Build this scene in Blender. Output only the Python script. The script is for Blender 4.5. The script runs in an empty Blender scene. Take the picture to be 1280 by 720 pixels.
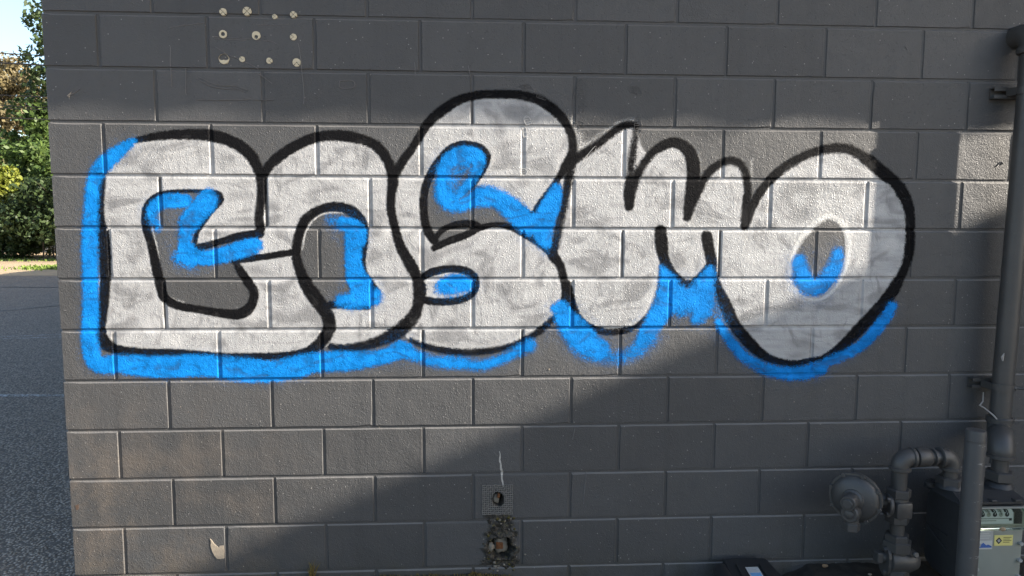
import bpy, bmesh, math, random
import numpy as np
from mathutils import Matrix, Vector, noise as mnoise

scene = bpy.context.scene
R_ = math.radians
# ------------------------------------------------------------------ camera
cam_d = bpy.data.cameras.new("camera"); cam = bpy.data.objects.new("camera", cam_d)
scene.collection.objects.link(cam); scene.camera = cam
cam_d.sensor_width = 36.0; cam_d.lens = 24.605; cam_d.clip_start = 0.05; cam_d.clip_end = 2000
YAW, PIT, ROL = -0.0553363, -0.0968017, -0.0034335
rm = Matrix.Rotation(YAW, 3, 'Z') @ Matrix.Rotation(PIT, 3, 'X') @ Matrix.Rotation(ROL, 3, 'Y')
rt, fw, up = rm.col[0], rm.col[1], rm.col[2]
cam.matrix_world = Matrix(((rt.x, up.x, -fw.x, 1.6287), (rt.y, up.y, -fw.y, -2.8300), (rt.z, up.z, -fw.z, 1.5519), (0, 0, 0, 1)))
# ------------------------------------------------------------------ sky, sun, exposure
SUN_EL, SUN_BETA = R_(23.4), R_(77.3)          # elevation; angle from the wall's normal towards +X
world = bpy.data.worlds.new("World"); scene.world = world; world.use_nodes = True
wn = world.node_tree.nodes; wl = world.node_tree.links
bg = wn["Background"]; sky = wn.new("ShaderNodeTexSky")
sky.sky_type = 'NISHITA'; sky.sun_disc = False; sky.sun_elevation = SUN_EL
sky.sun_rotation = math.pi - SUN_BETA
sky.air_density = 1.0; sky.dust_density = 1.7; sky.ozone_density = 1.0
bg.inputs[1].default_value = 0.090; wl.new(sky.outputs[0], bg.inputs[0])
sun_d = bpy.data.lights.new("sun", 'SUN'); sun = bpy.data.objects.new("sun", sun_d); scene.collection.objects.link(sun)
sun_d.energy = 5.0; sun_d.angle = R_(0.53); sun_d.color = (1.0, 0.90, 0.77)
to_sun = Vector((math.sin(SUN_BETA) * math.cos(SUN_EL), -math.cos(SUN_BETA) * math.cos(SUN_EL), math.sin(SUN_EL)))
sun.rotation_euler = to_sun.to_track_quat('Z', 'Y').to_euler(); sun.location = (20, -8, 12)
scene.view_settings.view_transform = 'Standard'; scene.view_settings.look = 'None'
scene.view_settings.exposure = 1.97; scene.view_settings.gamma = 1.0
scene.view_settings.use_curve_mapping = False
scene.cycles.transparent_max_bounces = 24

col = scene.collection
rng = random.Random(7); nr = np.random.default_rng(11)
# ------------------------------------------------------------------ object helpers
def link(o, parent=None, label=None, cat=None, group=None, kind=None):
    col.objects.link(o)
    if parent is not None:
        o.parent = parent
        o.matrix_parent_inverse = Matrix.Translation(-parent.location)
    if label: o['label'] = label
    if cat: o['category'] = cat
    if group: o['group'] = group
    if kind: o['kind'] = kind
    return o
def empty(name, loc, label, cat, group=None):
    o = bpy.data.objects.new(name, None); o.location = loc; o.empty_display_size = .1
    return link(o, None, label, cat, group)
def mesh(name, verts, faces, m, parent=None, smooth=False, **kw):
    me = bpy.data.meshes.new(name); me.from_pydata([tuple(v) for v in verts], [], [tuple(f) for f in faces]); me.update()
    if m: me.materials.append(m)
    if smooth: me.polygons.foreach_set('use_smooth', [True] * len(me.polygons))
    return link(bpy.data.objects.new(name, me), parent, **kw)
class MB:
    def __init__(s): s.v = []; s.f = []
    def add(s, v, f):
        n = len(s.v); s.v += [tuple(p) for p in v]; s.f += [tuple(i + n for i in q) for q in f]; return s
    def box(s, x0, x1, y0, y1, z0, z1, c=0.0):
        bm = bmesh.new(); bmesh.ops.create_cube(bm, size=1)
        for v in bm.verts: v.co = Vector(((x0 + x1) / 2 + v.co.x * (x1 - x0), (y0 + y1) / 2 + v.co.y * (y1 - y0), (z0 + z1) / 2 + v.co.z * (z1 - z0)))
        if c: bmesh.ops.bevel(bm, geom=bm.edges[:], offset=c, segments=2 if c > .004 else 1, affect='EDGES', profile=.5)
        bm.verts.index_update(); s.add([v.co[:] for v in bm.verts], [[v.index for v in f.verts] for f in bm.faces]); bm.free(); return s
    def lathe(s, prof, o, axis, seg=24, rot=0.0):
        a = Vector(axis).normalized(); q = a.to_track_quat('Z', 'Y'); o = Vector(o); vs = []; fs = []
        for r, h in prof:
            for k in range(seg):
                t = rot + 2 * math.pi * k / seg
                vs.append(o + q @ Vector((r * math.cos(t), r * math.sin(t), h)))
        for i in range(len(prof) - 1):
            for k in range(seg):
                k2 = (k + 1) % seg; fs.append((i * seg + k, i * seg + k2, (i + 1) * seg + k2, (i + 1) * seg + k))
        fs.append(tuple(range(seg))[::-1]); fs.append(tuple(range((len(prof) - 1) * seg, len(prof) * seg)))
        return s.add(vs, fs)
    def cyl(s, a, b, r, seg=20, c=0.0, rot=0.0):
        a = Vector(a); d = Vector(b) - a; L = d.length
        p = [(r, 0), (r, L)] if not c else [(r - c, 0), (r, c), (r, L - c), (r - c, L)]
        return s.lathe(p, a, d, seg, rot)
    def hexnut(s, a, b, r, rot=.3):
        a = Vector(a); d = Vector(b) - a; L = d.length; c = min(.004, L * .2)
        return s.lathe([(r * .86, 0), (r, c), (r, L - c), (r * .86, L)], a, d, 6, rot)
    def tube(s, pts, rad, seg=12, caps=True):
        pts = [Vector(p) for p in pts]; n = len(pts)
        rad = rad if isinstance(rad, (list, tuple)) else [rad] * n
        vs = []; fs = []; u = None
        for i, p in enumerate(pts):
            t = (pts[min(i + 1, n - 1)] - pts[max(i - 1, 0)]).normalized()
            if u is None:
                u = t.orthogonal().normalized()
            else:
                u = (u - t * u.dot(t)).normalized()
            w = t.cross(u)
            for k in range(seg):
                a = 2 * math.pi * k / seg; vs.append(p + (u * math.cos(a) + w * math.sin(a)) * rad[i])
        for i in range(n - 1):
            for k in range(seg):
                k2 = (k + 1) % seg; fs.append((i * seg + k, i * seg + k2, (i + 1) * seg + k2, (i + 1) * seg + k))
        if caps: fs.append(tuple(range(seg))[::-1]); fs.append(tuple(range((n - 1) * seg, n * seg)))
        return s.add(vs, fs)
    def build(s, name, m, parent=None, smooth=False, **kw):
        o = mesh(name, s.v, s.f, m, parent, smooth, **kw)
        if smooth:
            try: o.data.set_sharp_from_angle(angle=R_(38))
            except Exception: pass
        return o
def arc(c, a, b, r, n=8):
    """quarter bend from direction a to b (unit vectors) round corner point c"""
    c = Vector(c); a = Vector(a).normalized(); b = Vector(b).normalized()
    o = c - a * r + b * r
    return [o + (-b) * r * math.cos(t) + a * r * math.sin(t) for t in [math.pi / 2 * k / n for k in range(n + 1)]]
# ------------------------------------------------------------------ material helpers
class NT:
    def __init__(s, name):
        s.m = bpy.data.materials.new(name); s.m.use_nodes = True; s.n = s.m.node_tree.nodes; s.l = s.m.node_tree.links
        s.b = s.n['Principled BSDF']; s.out = s.n['Material Output']; s._pos = None
    def new(s, t, **kw):
        n = s.n.new(t)
        for k, v in kw.items(): setattr(n, k, v)
        return n
    def put(s, sock, v):
        if isinstance(v, bpy.types.NodeSocket): s.l.new(v, sock)
        elif isinstance(v, (tuple, list)) and len(v) == 3 and sock.type == 'RGBA': sock.default_value = (*v, 1)
        else: sock.default_value = v
    def pos(s):
        if s._pos is None: s._pos = s.new('ShaderNodeNewGeometry').outputs['Position']
        return s._pos
    def xyz(s, v=None):
        n = s.new('ShaderNodeSeparateXYZ'); s.put(n.inputs[0], v or s.pos()); return n.outputs
    def vec(s, v, sc):
        n = s.new('ShaderNodeVectorMath', operation='MULTIPLY'); s.put(n.inputs[0], v); n.inputs[1].default_value = sc; return n.outputs[0]
    def noise(s, scale, detail=2, rough=.5, vec=None, dist=0.0):
        n = s.new('ShaderNodeTexNoise'); s.put(n.inputs['Vector'], vec or s.pos())
        n.inputs['Scale'].default_value = scale; n.inputs['Detail'].default_value = detail
        n.inputs['Roughness'].default_value = rough; n.inputs['Distortion'].default_value = dist
        return n.outputs['Fac']
    def voro(s, scale, vec=None, rand=1.0):
        n = s.new('ShaderNodeTexVoronoi'); s.put(n.inputs['Vector'], vec or s.pos()); n.inputs['Scale'].default_value = scale
        n.inputs['Randomness'].default_value = rand; return n.outputs['Distance'], n.outputs['Color']
    def math(s, op, a, b=0.0, c=0.0, clamp=False):
        n = s.new('ShaderNodeMath', operation=op, use_clamp=clamp)
        s.put(n.inputs[0], a); s.put(n.inputs[1], b); s.put(n.inputs[2], c); return n.outputs[0]
    def ramp(s, v, a, b, lo=0.0, hi=1.0, smooth=True):
        n = s.new('ShaderNodeMapRange', interpolation_type='SMOOTHSTEP' if smooth else 'LINEAR')
        s.put(n.inputs[0], v); n.inputs[1].default_value = a; n.inputs[2].default_value = b; n.inputs[3].default_value = lo; n.inputs[4].default_value = hi
        return n.outputs[0]
    def mix(s, f, a, b, blend='MIX'):
        n = s.new('ShaderNodeMix', data_type='RGBA', blend_type=blend); s.put(n.inputs[0], f); s.put(n.inputs[6], a); s.put(n.inputs[7], b); return n.outputs[2]
    def attr(s, name):
        n = s.new('ShaderNodeAttribute', attribute_name=name); return n.outputs['Fac']
    def bump(s, h, strength=1.0, dist=.001, nrm=None):
        n = s.new('ShaderNodeBump'); s.put(n.inputs['Height'], h); n.inputs['Strength'].default_value = strength; n.inputs['Distance'].default_value = dist
        if nrm is not None: s.put(n.inputs['Normal'], nrm)
        return n.outputs[0]
    def set(s, color=None, rough=None, spec=None, normal=None, metal=None, alpha=None):
        for k, v in (('Base Color', color), ('Roughness', rough), ('Specular IOR Level', spec), ('Normal', normal), ('Metallic', metal), ('Alpha', alpha)):
            if v is not None: s.put(s.b.inputs[k], v)
        return s.m
def grain(t):
    """the painted block's own orange-peel relief, shared by bare wall and spray paint so both lie on one surface"""
    a = t.noise(230, 2, .6); b = t.noise(70, 1, .5); c = t.noise(12, 1, .5)
    d, cc = t.voro(110)
    g = t.math('MULTIPLY', t.ramp(d, .34, .05), t.ramp(t.math('MULTIPLY', cc, 1.0), .62, .8))      # stray grit
    h = t.math('MULTIPLY_ADD', b, .7, a)
    h = t.math('MULTIPLY_ADD', g, .8, h)
    h = t.math('MULTIPLY_ADD', c, 1.6, h)
    return t.bump(h, .95, .0019)
def wall_mat():
    t = NT('charcoal_wall_paint'); x, y, z = t.xyz()
    base = t.mix(t.noise(3.2, 4, .6), (.053, .0535, .055), (.074, .0745, .076))
    base = t.mix(t.math('MULTIPLY', t.noise(26, 3, .6), .35), base, (.050, .0505, .052))
    base = t.mix(t.math('MULTIPLY', t.ramp(t.noise(1, 3, .6, t.vec(t.pos(), (16, 1, .7))), .5, .72), .3), base, (.045, .0455, .047))   # faint rain streaks
    rnd = t.new('ShaderNodeObjectInfo').outputs['Random']; base = t.mix(1.0, base, t.ramp(rnd, 0, 1, .88, 1.12, False), 'MULTIPLY')
    dust = t.math('MULTIPLY', t.ramp(t.noise(4.5, 4, .65), .40, .72), t.math('MULTIPLY', t.ramp(z, 1.05, .35), t.ramp(x, 1.3, .1)))
    base = t.mix(t.math('MULTIPLY', dust, .75), base, (.135, .112, .092))
    damp = t.math('MULTIPLY', t.ramp(z, .22, .03), t.ramp(t.noise(9, 4, .7), .35, .7))
    base = t.mix(t.math('MULTIPLY', damp, .6), base, (.045, .044, .034))
    nz_ = t.xyz(t.new('ShaderNodeNewGeometry').outputs['True Normal'])[2]
    base = t.mix(t.math('MULTIPLY', t.ramp(nz_, .25, .6), .40), base, (.19, .185, .18))      # upward ledges painted lighter, imitating light caught from above
    d, c = t.voro(40)
    fleck = t.math('MULTIPLY', t.ramp(d, .10, .06), t.ramp(c, .60, .64))
    base = t.mix(t.math('MULTIPLY', fleck, .7), base, (.34, .33, .31))
    rough = t.math('MULTIPLY_ADD', t.noise(20, 2), .2, .42)
    return t.set(base, rough, .42, grain(t))
WALL = wall_mat()
def plain(name, c, rough=.5, spec=.4, var=.25, scale=18, bump=0.0, bscale=120, metal=0.0):
    t = NT(name); d = tuple(k * (1 - var) for k in c); e = tuple(min(1, k * (1 + var)) for k in c)
    cc = t.mix(t.noise(scale, 4, .6), d, e)
    nrm = t.bump(t.noise(bscale, 3, .6), .7, bump) if bump else None
    return t.set(cc, rough, spec, nrm, metal)
def pipe_mat():
    t = NT('painted_iron'); 
    c = t.mix(t.noise(14, 4, .6), (.040, .039, .038), (.062, .060, .058))
    d, k = t.voro(95); f = t.math('MULTIPLY', t.ramp(d, .12, .06), t.ramp(k, .72, .76))
    c = t.mix(t.math('MULTIPLY', f, .5), c, (.26, .25, .24))
    c = t.mix(t.math('MULTIPLY', t.ramp(t.noise(30, 4, .7), .60, .72), .35), c, (.12, .105, .085))
    return t.set(c, t.math('MULTIPLY_ADD', t.noise(30, 2), .25, .33), .55, t.bump(t.noise(170, 3, .6), .6, .0009))
IRON = pipe_mat()
def asphalt_mat():
    t = NT('asphalt')
    d, k = t.voro(62); d2, k2 = t.voro(120)
    c = t.mix(t.noise(1.1, 5, .65), (.265, .21, .16), (.36, .29, .225))
    c = t.mix(t.math('MULTIPLY', t.ramp(k, .45, .9, smooth=False), .8), c, (.56, .47, .39))
    c = t.mix(t.ramp(d, .35, .62, 0, .75), c, (.05, .043, .037))
    c = t.mix(t.math('MULTIPLY', t.ramp(t.noise(.5, 4, .6), .52, .7), .3), c, (.24, .21, .175))
    h = t.math('MULTIPLY_ADD', t.noise(30, 3), .7, t.ramp(d, .6, .05))
    return t.set(c, .82, .3, t.bump(h, 1, .009))
ASPHALT = asphalt_mat()
# wall coordinates in millimetres: x from the corner, z above the ground
FILLS=[
([(263,1821),(312,1846),(416,1866),(513,1876),(604,1877),(689,1856),(749,1813),(778,1767),(798,1715),(796,1643),(784,1564),(789,1501),(776,1400),(911,1422),(926,1374),(946,1310),(988,1227),(1029,1194),(1053,1149),(1049,1100),(1019,1044),(977,1015),(913,999),(833,1000),(754,997),(628,998),(503,1012),(338,1023),(224,1033),(178,1050),(159,1088),(159,1153),(175,1216),(183,1311),(183,1437),(176,1531),(177,1624),(190,1701),(218,1763)],[[(343,1531),(352,1600),(406,1653),(498,1663),(606,1664),(642,1639),(593,1570),(544,1501),(539,1441),(660,1463),(785,1495),(790,1454),(776,1400),(688,1384),(718,1327),(756,1272),(745,1198),(697,1173),(541,1193),(397,1232),(388,1311),(366,1431)]]),
([(796,1643),(801,1715),(824,1752),(862,1790),(919,1830),(982,1859),(1044,1875),(1122,1876),(1190,1864),(1246,1839),(1283,1799),(1304,1749),(1313,1709),(1303,1645),(1299,1592),(1314,1519),(1338,1439),(1376,1374),(1407,1310),(1416,1264),(1413,1219),(1396,1173),(1357,1121),(1298,1082),(1234,1053),(1153,1034),(1067,1041),(1022,1044),(1049,1100),(1053,1149),(1029,1194),(988,1227),(946,1310),(926,1374),(911,1422),(776,1400),(789,1501),(784,1564)],[[(941,1502),(968,1559),(1028,1597),(1085,1603),(1147,1591),(1184,1550),(1196,1470),(1182,1390),(1193,1326),(1231,1291),(1256,1252),(1223,1206),(1108,1200),(1026,1204),(967,1278),(932,1358)]]),
([(1323,1737),(1361,1797),(1403,1844),(1435,1903),(1460,1938),(1501,1973),(1561,2014),(1615,2036),(1678,2046),(1783,2047),(1846,2039),(1901,2021),(1949,1990),(1981,1959),(2011,1919),(2024,1872),(2025,1824),(1999,1770),(1985,1585),(1976,1520),(1954,1433),(1981,1374),(2001,1325),(2008,1276),(1999,1227),(1976,1177),(1924,1121),(1885,1089),(1835,1062),(1786,1039),(1721,1023),(1639,1014),(1557,1014),(1476,1028),(1418,1045),(1356,1075),(1357,1121),(1396,1173),(1413,1219),(1416,1264),(1407,1310),(1376,1374),(1338,1439),(1314,1519),(1299,1592),(1303,1645)],[[(1429,1614),(1442,1687),(1481,1766),(1545,1833),(1599,1849),(1656,1840),(1685,1803),(1665,1746),(1637,1695),(1720,1670),(1784,1629),(1862,1575),(1913,1645),(1968,1710),(1988,1665),(1979,1595),(1963,1504),(1941,1413),(1889,1462),(1833,1497),(1785,1523),(1688,1526),(1607,1510),(1527,1471),(1472,1445),(1447,1503)]]),
([(2025,1783),(2057,1806),(2105,1838),(2160,1886),(2208,1921),(2250,1934),(2282,1928),(2296,1884),(2310,1843),(2340,1818),(2382,1850),(2430,1866),(2480,1857),(2514,1825),(2525,1781),(2527,1716),(2541,1675),(2573,1726),(2615,1765),(2670,1791),(2714,1779),(2742,1734),(2748,1669),(2751,1588),(2746,1523),(2586,1499),(2589,1407),(2578,1348),(2546,1302),(2506,1292),(2465,1318),(2423,1368),(2402,1440),(2390,1374),(2382,1276),(2354,1193),(2299,1126),(2239,1100),(2173,1097),(2116,1111),(2072,1137),(2042,1171),(2022,1227),(2011,1276),(1981,1374),(1954,1433),(1976,1520),(2001,1649),(2016,1723)],[]),
([(2743,1526),(2761,1581),(2786,1637),(2827,1699),(2872,1748),(2930,1790),(2996,1823),(3062,1843),(3129,1847),(3187,1834),(3249,1803),(3320,1748),(3374,1712),(3411,1663),(3435,1601),(3447,1518),(3448,1441),(3438,1374),(3414,1317),(3389,1274),(3350,1216),(3292,1149),(3227,1071),(3161,1006),(3103,976),(3035,963),(2973,953),(2904,967),(2855,981),(2809,1016),(2756,1067),(2710,1124),(2684,1185),(2652,1242),(2633,1308),(2610,1374),(2595,1440),(2586,1499)],[[(2949,1358),(2960,1418),(2984,1484),(3032,1537),(3099,1560),(3145,1534),(3168,1474),(3169,1391),(3142,1318),(3103,1267),(3056,1241),(3004,1254),(2965,1288)]]),
]
BLACK=[  # (edge softness, opacity, [(x, z, width)...])
(6.2,1,[(331,1856,18),(416,1872,28),(513,1879,34),(604,1877,40),(689,1853,40),(749,1813,40),(778,1767,37),(795,1721,34),(796,1643,31),(784,1564,31),(786,1520,34),(782,1495,34)]),
(6.0,0.55,[(331,1856,18),(294,1837,12),(256,1809,9),(221,1763,12),(194,1710,21)]),
(6.4,1,[(194,1710,19),(177,1624,32),(173,1547,35),(181,1469,41),(185,1390,38),(181,1311,35),(172,1232,38),(160,1162,35),(154,1105,35),(167,1063,45),(202,1037,35),(285,1023,32),(347,1020,29),(456,1019,25),(550,1008,29),(628,998,35),(754,1000,29),(833,1003,25),(913,1009,29),(971,1025,35),(1016,1061,41),(1046,1109,45),(1047,1155,45),(1026,1197,48),(992,1243,51),(961,1294,45),(941,1342,38),(926,1400,32),(927,1445,29),(941,1502,32),(968,1556,32),(1028,1594,29),(1085,1603,32),(1138,1591,35),(1175,1559,38),(1193,1515,35),(1192,1455,29),(1182,1400,32),(1181,1352,35),(1196,1320,35),(1218,1291,29),(1243,1265,19)]),
(6.4,1,[(1026,1204,25),(1051,1207,29),(1083,1210,25),(1140,1203,22),(1204,1200,19)]),
(4.6,1,[(785,1498,28),(707,1485,28),(629,1463,22),(576,1447,25),(542,1438,28)]),
(4.6,1,[(533,1450,15),(544,1501,15),(574,1548,18),(606,1589,18),(635,1620,21),(638,1639,21),(624,1654,18),(575,1660,12),(498,1661,12),(422,1653,15),(381,1634,18),(355,1600,25),(347,1556,28),(348,1513,28),(364,1453,28),(376,1390,31),(386,1327,34),(396,1270,34),(410,1238,34),(455,1209,28),(541,1193,28),(619,1179,31),(687,1173,37),(729,1192,37),(752,1230,31),(756,1266,31),(732,1304,31),(706,1349,28),(685,1384,18)]),
(4.7,1,[(679,1384,16),(735,1394,22),(829,1408,22),(918,1422,25)]),
(6.3,1,[(801,1715,28),(824,1752,31),(862,1790,35),(919,1830,35),(982,1862,35),(1044,1878,35),(1122,1879,38),(1190,1867,35),(1246,1843,35),(1283,1799,35),(1304,1749,35),(1310,1699,38),(1303,1645,31),(1302,1592,31),(1317,1519,31),(1338,1445,35),(1376,1374,41),(1404,1316,38),(1413,1268,47),(1406,1206,35)]),
(8.0,0.85,[(1406,1212,35),(1393,1173,45),(1357,1128,51),(1305,1088,51),(1240,1059,39),(1163,1037,35),(1089,1034,29),(1054,1041,26)]),
(6.4,1,[(1323,1737,32),(1361,1797,29),(1396,1844,26),(1428,1897,29),(1457,1938,32),(1501,1976,35),(1561,2017,32),(1615,2036,29),(1678,2046,29),(1783,2047,29),(1846,2039,32),(1901,2021,35),(1949,1990,35),(1985,1956,32),(2011,1916,29),(2026,1872,29),(2025,1824,29),(1999,1770,29),(1971,1719,22),(1939,1678,16),(1900,1629,16),(1865,1578,16),(1823,1607,13),(1784,1629,13)]),
(4.8,1,[(1563,1640,13),(1608,1676,19),(1646,1720,25),(1675,1768,25),(1683,1806,29),(1656,1837,29),(1599,1849,29),(1545,1833,32),(1497,1788,29),(1462,1735,29),(1439,1678,29),(1431,1614,29),(1435,1551,29),(1450,1500,32),(1473,1468,29)]),
(4.8,1,[(1473,1471,16),(1489,1493,19),(1518,1519,19),(1575,1535,26),(1630,1535,26),(1656,1523,22)]),
(4.8,1,[(1472,1439,23),(1527,1465,26),(1598,1491,26),(1656,1520,23),(1720,1533,19),(1785,1523,26),(1833,1494,23),(1889,1459,19),(1935,1420,19)]),
(4.9,1,[(1414,1310,23),(1433,1326,26),(1465,1342,29),(1526,1355,26),(1591,1349,29),(1630,1323,29),(1639,1287,26),(1623,1254,26),(1584,1231,26),(1526,1222,26),(1477,1222,26),(1429,1229,29)]),
(6.6,1,[(1951,1446,30),(1951,1413,39),(1981,1371,30),(1994,1325,30),(2005,1276,30),(2002,1230,26)]),
(8.2,0.9,[(2002,1230,23),(1979,1177,16),(1924,1121,26),(1885,1089,26),(1835,1062,23),(1786,1039,23),(1721,1023,23),(1639,1014,26),(1557,1014,26),(1476,1028,26),(1418,1045,20),(1376,1065,16)]),
(9.7,0.8,[(1960,1446,32),(1976,1520,32),(1988,1585,32),(2001,1649,32),(2016,1723,32),(2025,1780,29)]),
(8.1,0.9,[(2019,1774,23),(2048,1802,29),(2089,1828,29),(2137,1860,26),(2176,1892,26),(2214,1921,26),(2253,1934,26),(2282,1931,16)]),
(9.8,0.75,[(2282,1931,16),(2281,1884,26),(2271,1827,29),(2266,1769,29),(2261,1699,33)]),
(6.6,1,[(2262,1724,26),(2258,1667,36),(2261,1609,33)]),
(8.2,0.9,[(2262,1615,26),(2274,1673,29),(2296,1744,29),(2327,1795,29),(2359,1830,29),(2392,1853,33)]),
(6.6,1,[(2372,1840,30),(2430,1866,36),(2473,1854,40),(2507,1822,46),(2522,1771,49),(2520,1716,46),(2512,1652,40),(2504,1603,33),(2500,1564,26)]),
(8.3,0.9,[(2504,1571,23),(2523,1620,27),(2548,1678,30),(2573,1730,30),(2614,1772,30),(2670,1795,30),(2714,1782,30),(2738,1744,30),(2749,1686,30),(2749,1621,30)]),
(6.7,1,[(2748,1653,30),(2744,1588,33),(2744,1532,33)]),
(6.7,1,[(2393,1509,43),(2398,1456,47),(2409,1401,37),(2437,1351,30),(2472,1312,30),(2506,1292,30),(2539,1302,27),(2571,1335,20),(2597,1374,17)]),
(6.8,1,[(2585,1489,41),(2595,1440,41),(2610,1381,37),(2625,1331,20),(2640,1275,31),(2659,1232,41),(2684,1181,44),(2713,1124,44),(2756,1070,44),(2806,1019,41),(2858,981,31),(2911,964,27),(2973,953,27),(3034,966,20),(3096,976,20)]),
(6.6,1,[(2011,1293,30),(2022,1227,40),(2042,1174,37),(2076,1134,30),(2123,1107,27),(2183,1094,23),(2243,1097,23),(2292,1113,17),(2335,1149,13)]),
(6.7,1,[(2746,1529,27),(2761,1578,30),(2785,1640,30),(2827,1702,30),(2872,1748,30)]),
(8.4,0.85,[(2849,1725,30),(2872,1748,30),(2930,1790,34),(2996,1823,34),(3062,1843,34),(3129,1850,37),(3187,1838,37),(3249,1803,40)]),
(6.9,1,[(3232,1812,38),(3267,1790,45),(3320,1748,45),(3370,1712,42),(3407,1663,45),(3435,1601,38),(3447,1518,35),(3448,1441,38),(3438,1374,35),(3417,1321,35),(3392,1274,45),(3351,1213,48),(3292,1145,48),(3226,1074,45),(3160,1010,38),(3103,976,31)]),
]
BLUE=[  # (edge softness, opacity, [(x, z, width)...])
(12.4,1,[(312,1849,28),(269,1818,46),(222,1781,59),(180,1738,59),(156,1686,53),(143,1593,53),(131,1469,62),(125,1327,62),(119,1185,62),(110,1089,65),(115,1018,68),(141,976,71),(221,975,77),(376,961,90),(533,966,90),(689,949,99),(816,941,87),(912,957,93),(992,976,81),(1104,981,84),(1201,987,68),(1281,1003,62),(1330,1026,68),(1356,1029,50)]),
(16.4,0.85,[(1330,1026,59),(1388,1002,49),(1475,975,52),(1590,968,52),(1671,960,46),(1737,980,43),(1803,1013,49),(1859,1039,59)]),
(13.3,1,[(1963,1191,40),(1989,1204,43),(2009,1151,80),(2056,1101,99),(2110,1051,86),(2150,1030,73)]),
(26.8,0.75,[(1996,1144,67),(2067,1054,100),(2144,1000,74),(2235,986,54),(2308,1019,67),(2357,1076,80)]),
(13.4,1,[(2317,1049,40),(2359,1109,74),(2395,1166,87),(2424,1229,94),(2432,1289,87),(2414,1335,40),(2400,1361,17)]),
(16.8,1,[(2467,1249,87),(2508,1222,94),(2547,1255,81),(2586,1302,74),(2604,1348,40)]),
(13.5,1,[(2594,1268,61),(2592,1202,54),(2570,1155,54),(2544,1139,34)]),
(20.2,0.7,[(2482,1182,61),(2542,1189,67)]),
(27.0,0.55,[(2615,1235,27),(2641,1168,47),(2666,1114,47)]),
(13.8,1,[(2645,1135,31),(2688,1067,41),(2745,999,45),(2808,954,48),(2871,927,52),(2951,912,55),(3030,918,62),(3091,935,62)]),
(10.4,1,[(3070,935,42),(3138,969,45),(3206,996,45),(3267,1036,49),(3319,1091,52),(3358,1145,52),(3386,1196,42)]),
(18.3,0.7,[(388,1519,37),(375,1557,49)]),
(9.2,1,[(372,1563,37),(382,1594,52),(420,1619,55),(466,1622,58),(503,1623,49)]),
(12.3,1,[(596,1651,43),(586,1623,80),(550,1582,80),(515,1541,80),(501,1501,55),(496,1457,52),(507,1419,74)]),
(21.6,0.75,[(469,1400,56),(512,1387,68)]),
(9.3,1,[(519,1403,56),(586,1400,62),(658,1416,65),(721,1435,68),(765,1448,62)]),
(22.0,0.7,[(1065,1550,38),(1108,1531,57)]),
(9.5,1,[(1109,1534,57),(1156,1521,63),(1177,1496,57),(1183,1461,32)]),
(9.5,1,[(1152,1502,76),(1151,1438,67),(1150,1374,67),(1161,1323,83),(1180,1284,95),(1179,1252,95)]),
(15.9,1,[(1102,1226,54),(1157,1226,70),(1230,1242,70)]),
(9.6,1,[(1516,1754,57),(1541,1792,64),(1592,1814,61),(1643,1808,54),(1653,1774,45),(1630,1723,41),(1595,1676,41),(1566,1644,26)]),
(16.0,1,[(1516,1754,64),(1503,1700,48),(1506,1653,58),(1534,1618,58),(1582,1612,51),(1630,1634,64),(1669,1647,83),(1726,1638,77),(1775,1606,86),(1810,1575,90),(1849,1533,83)]),
(12.7,0.62,[(1605,1780,51),(1573,1739,51),(1547,1688,45),(1547,1644,38)]),
(9.7,1,[(1962,1678,45),(1949,1633,71),(1930,1588,84),(1911,1536,91),(1914,1491,71),(1928,1456,32)]),
(9.7,1,[(1875,1568,26),(1885,1536,71),(1901,1498,58)]),
(29.3,0.35,[(1882,1472,59),(1922,1426,46)]),
(12.9,0.95,[(1513,1290,58),(1545,1297,71),(1584,1300,65),(1607,1293,52)]),
(19.4,0.6,[(1487,1271,45),(1545,1258,39),(1597,1270,32)]),
(17.1,1,[(2981,1391,48),(2990,1341,68),(3013,1294,75),(3048,1271,61)]),
(20.5,1,[(3140,1421,41),(3135,1374,62),(3107,1318,75),(3061,1278,68)]),
(30.7,0.45,[(2948,1374,34),(2951,1301,41),(3001,1248,34)]),
]
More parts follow.
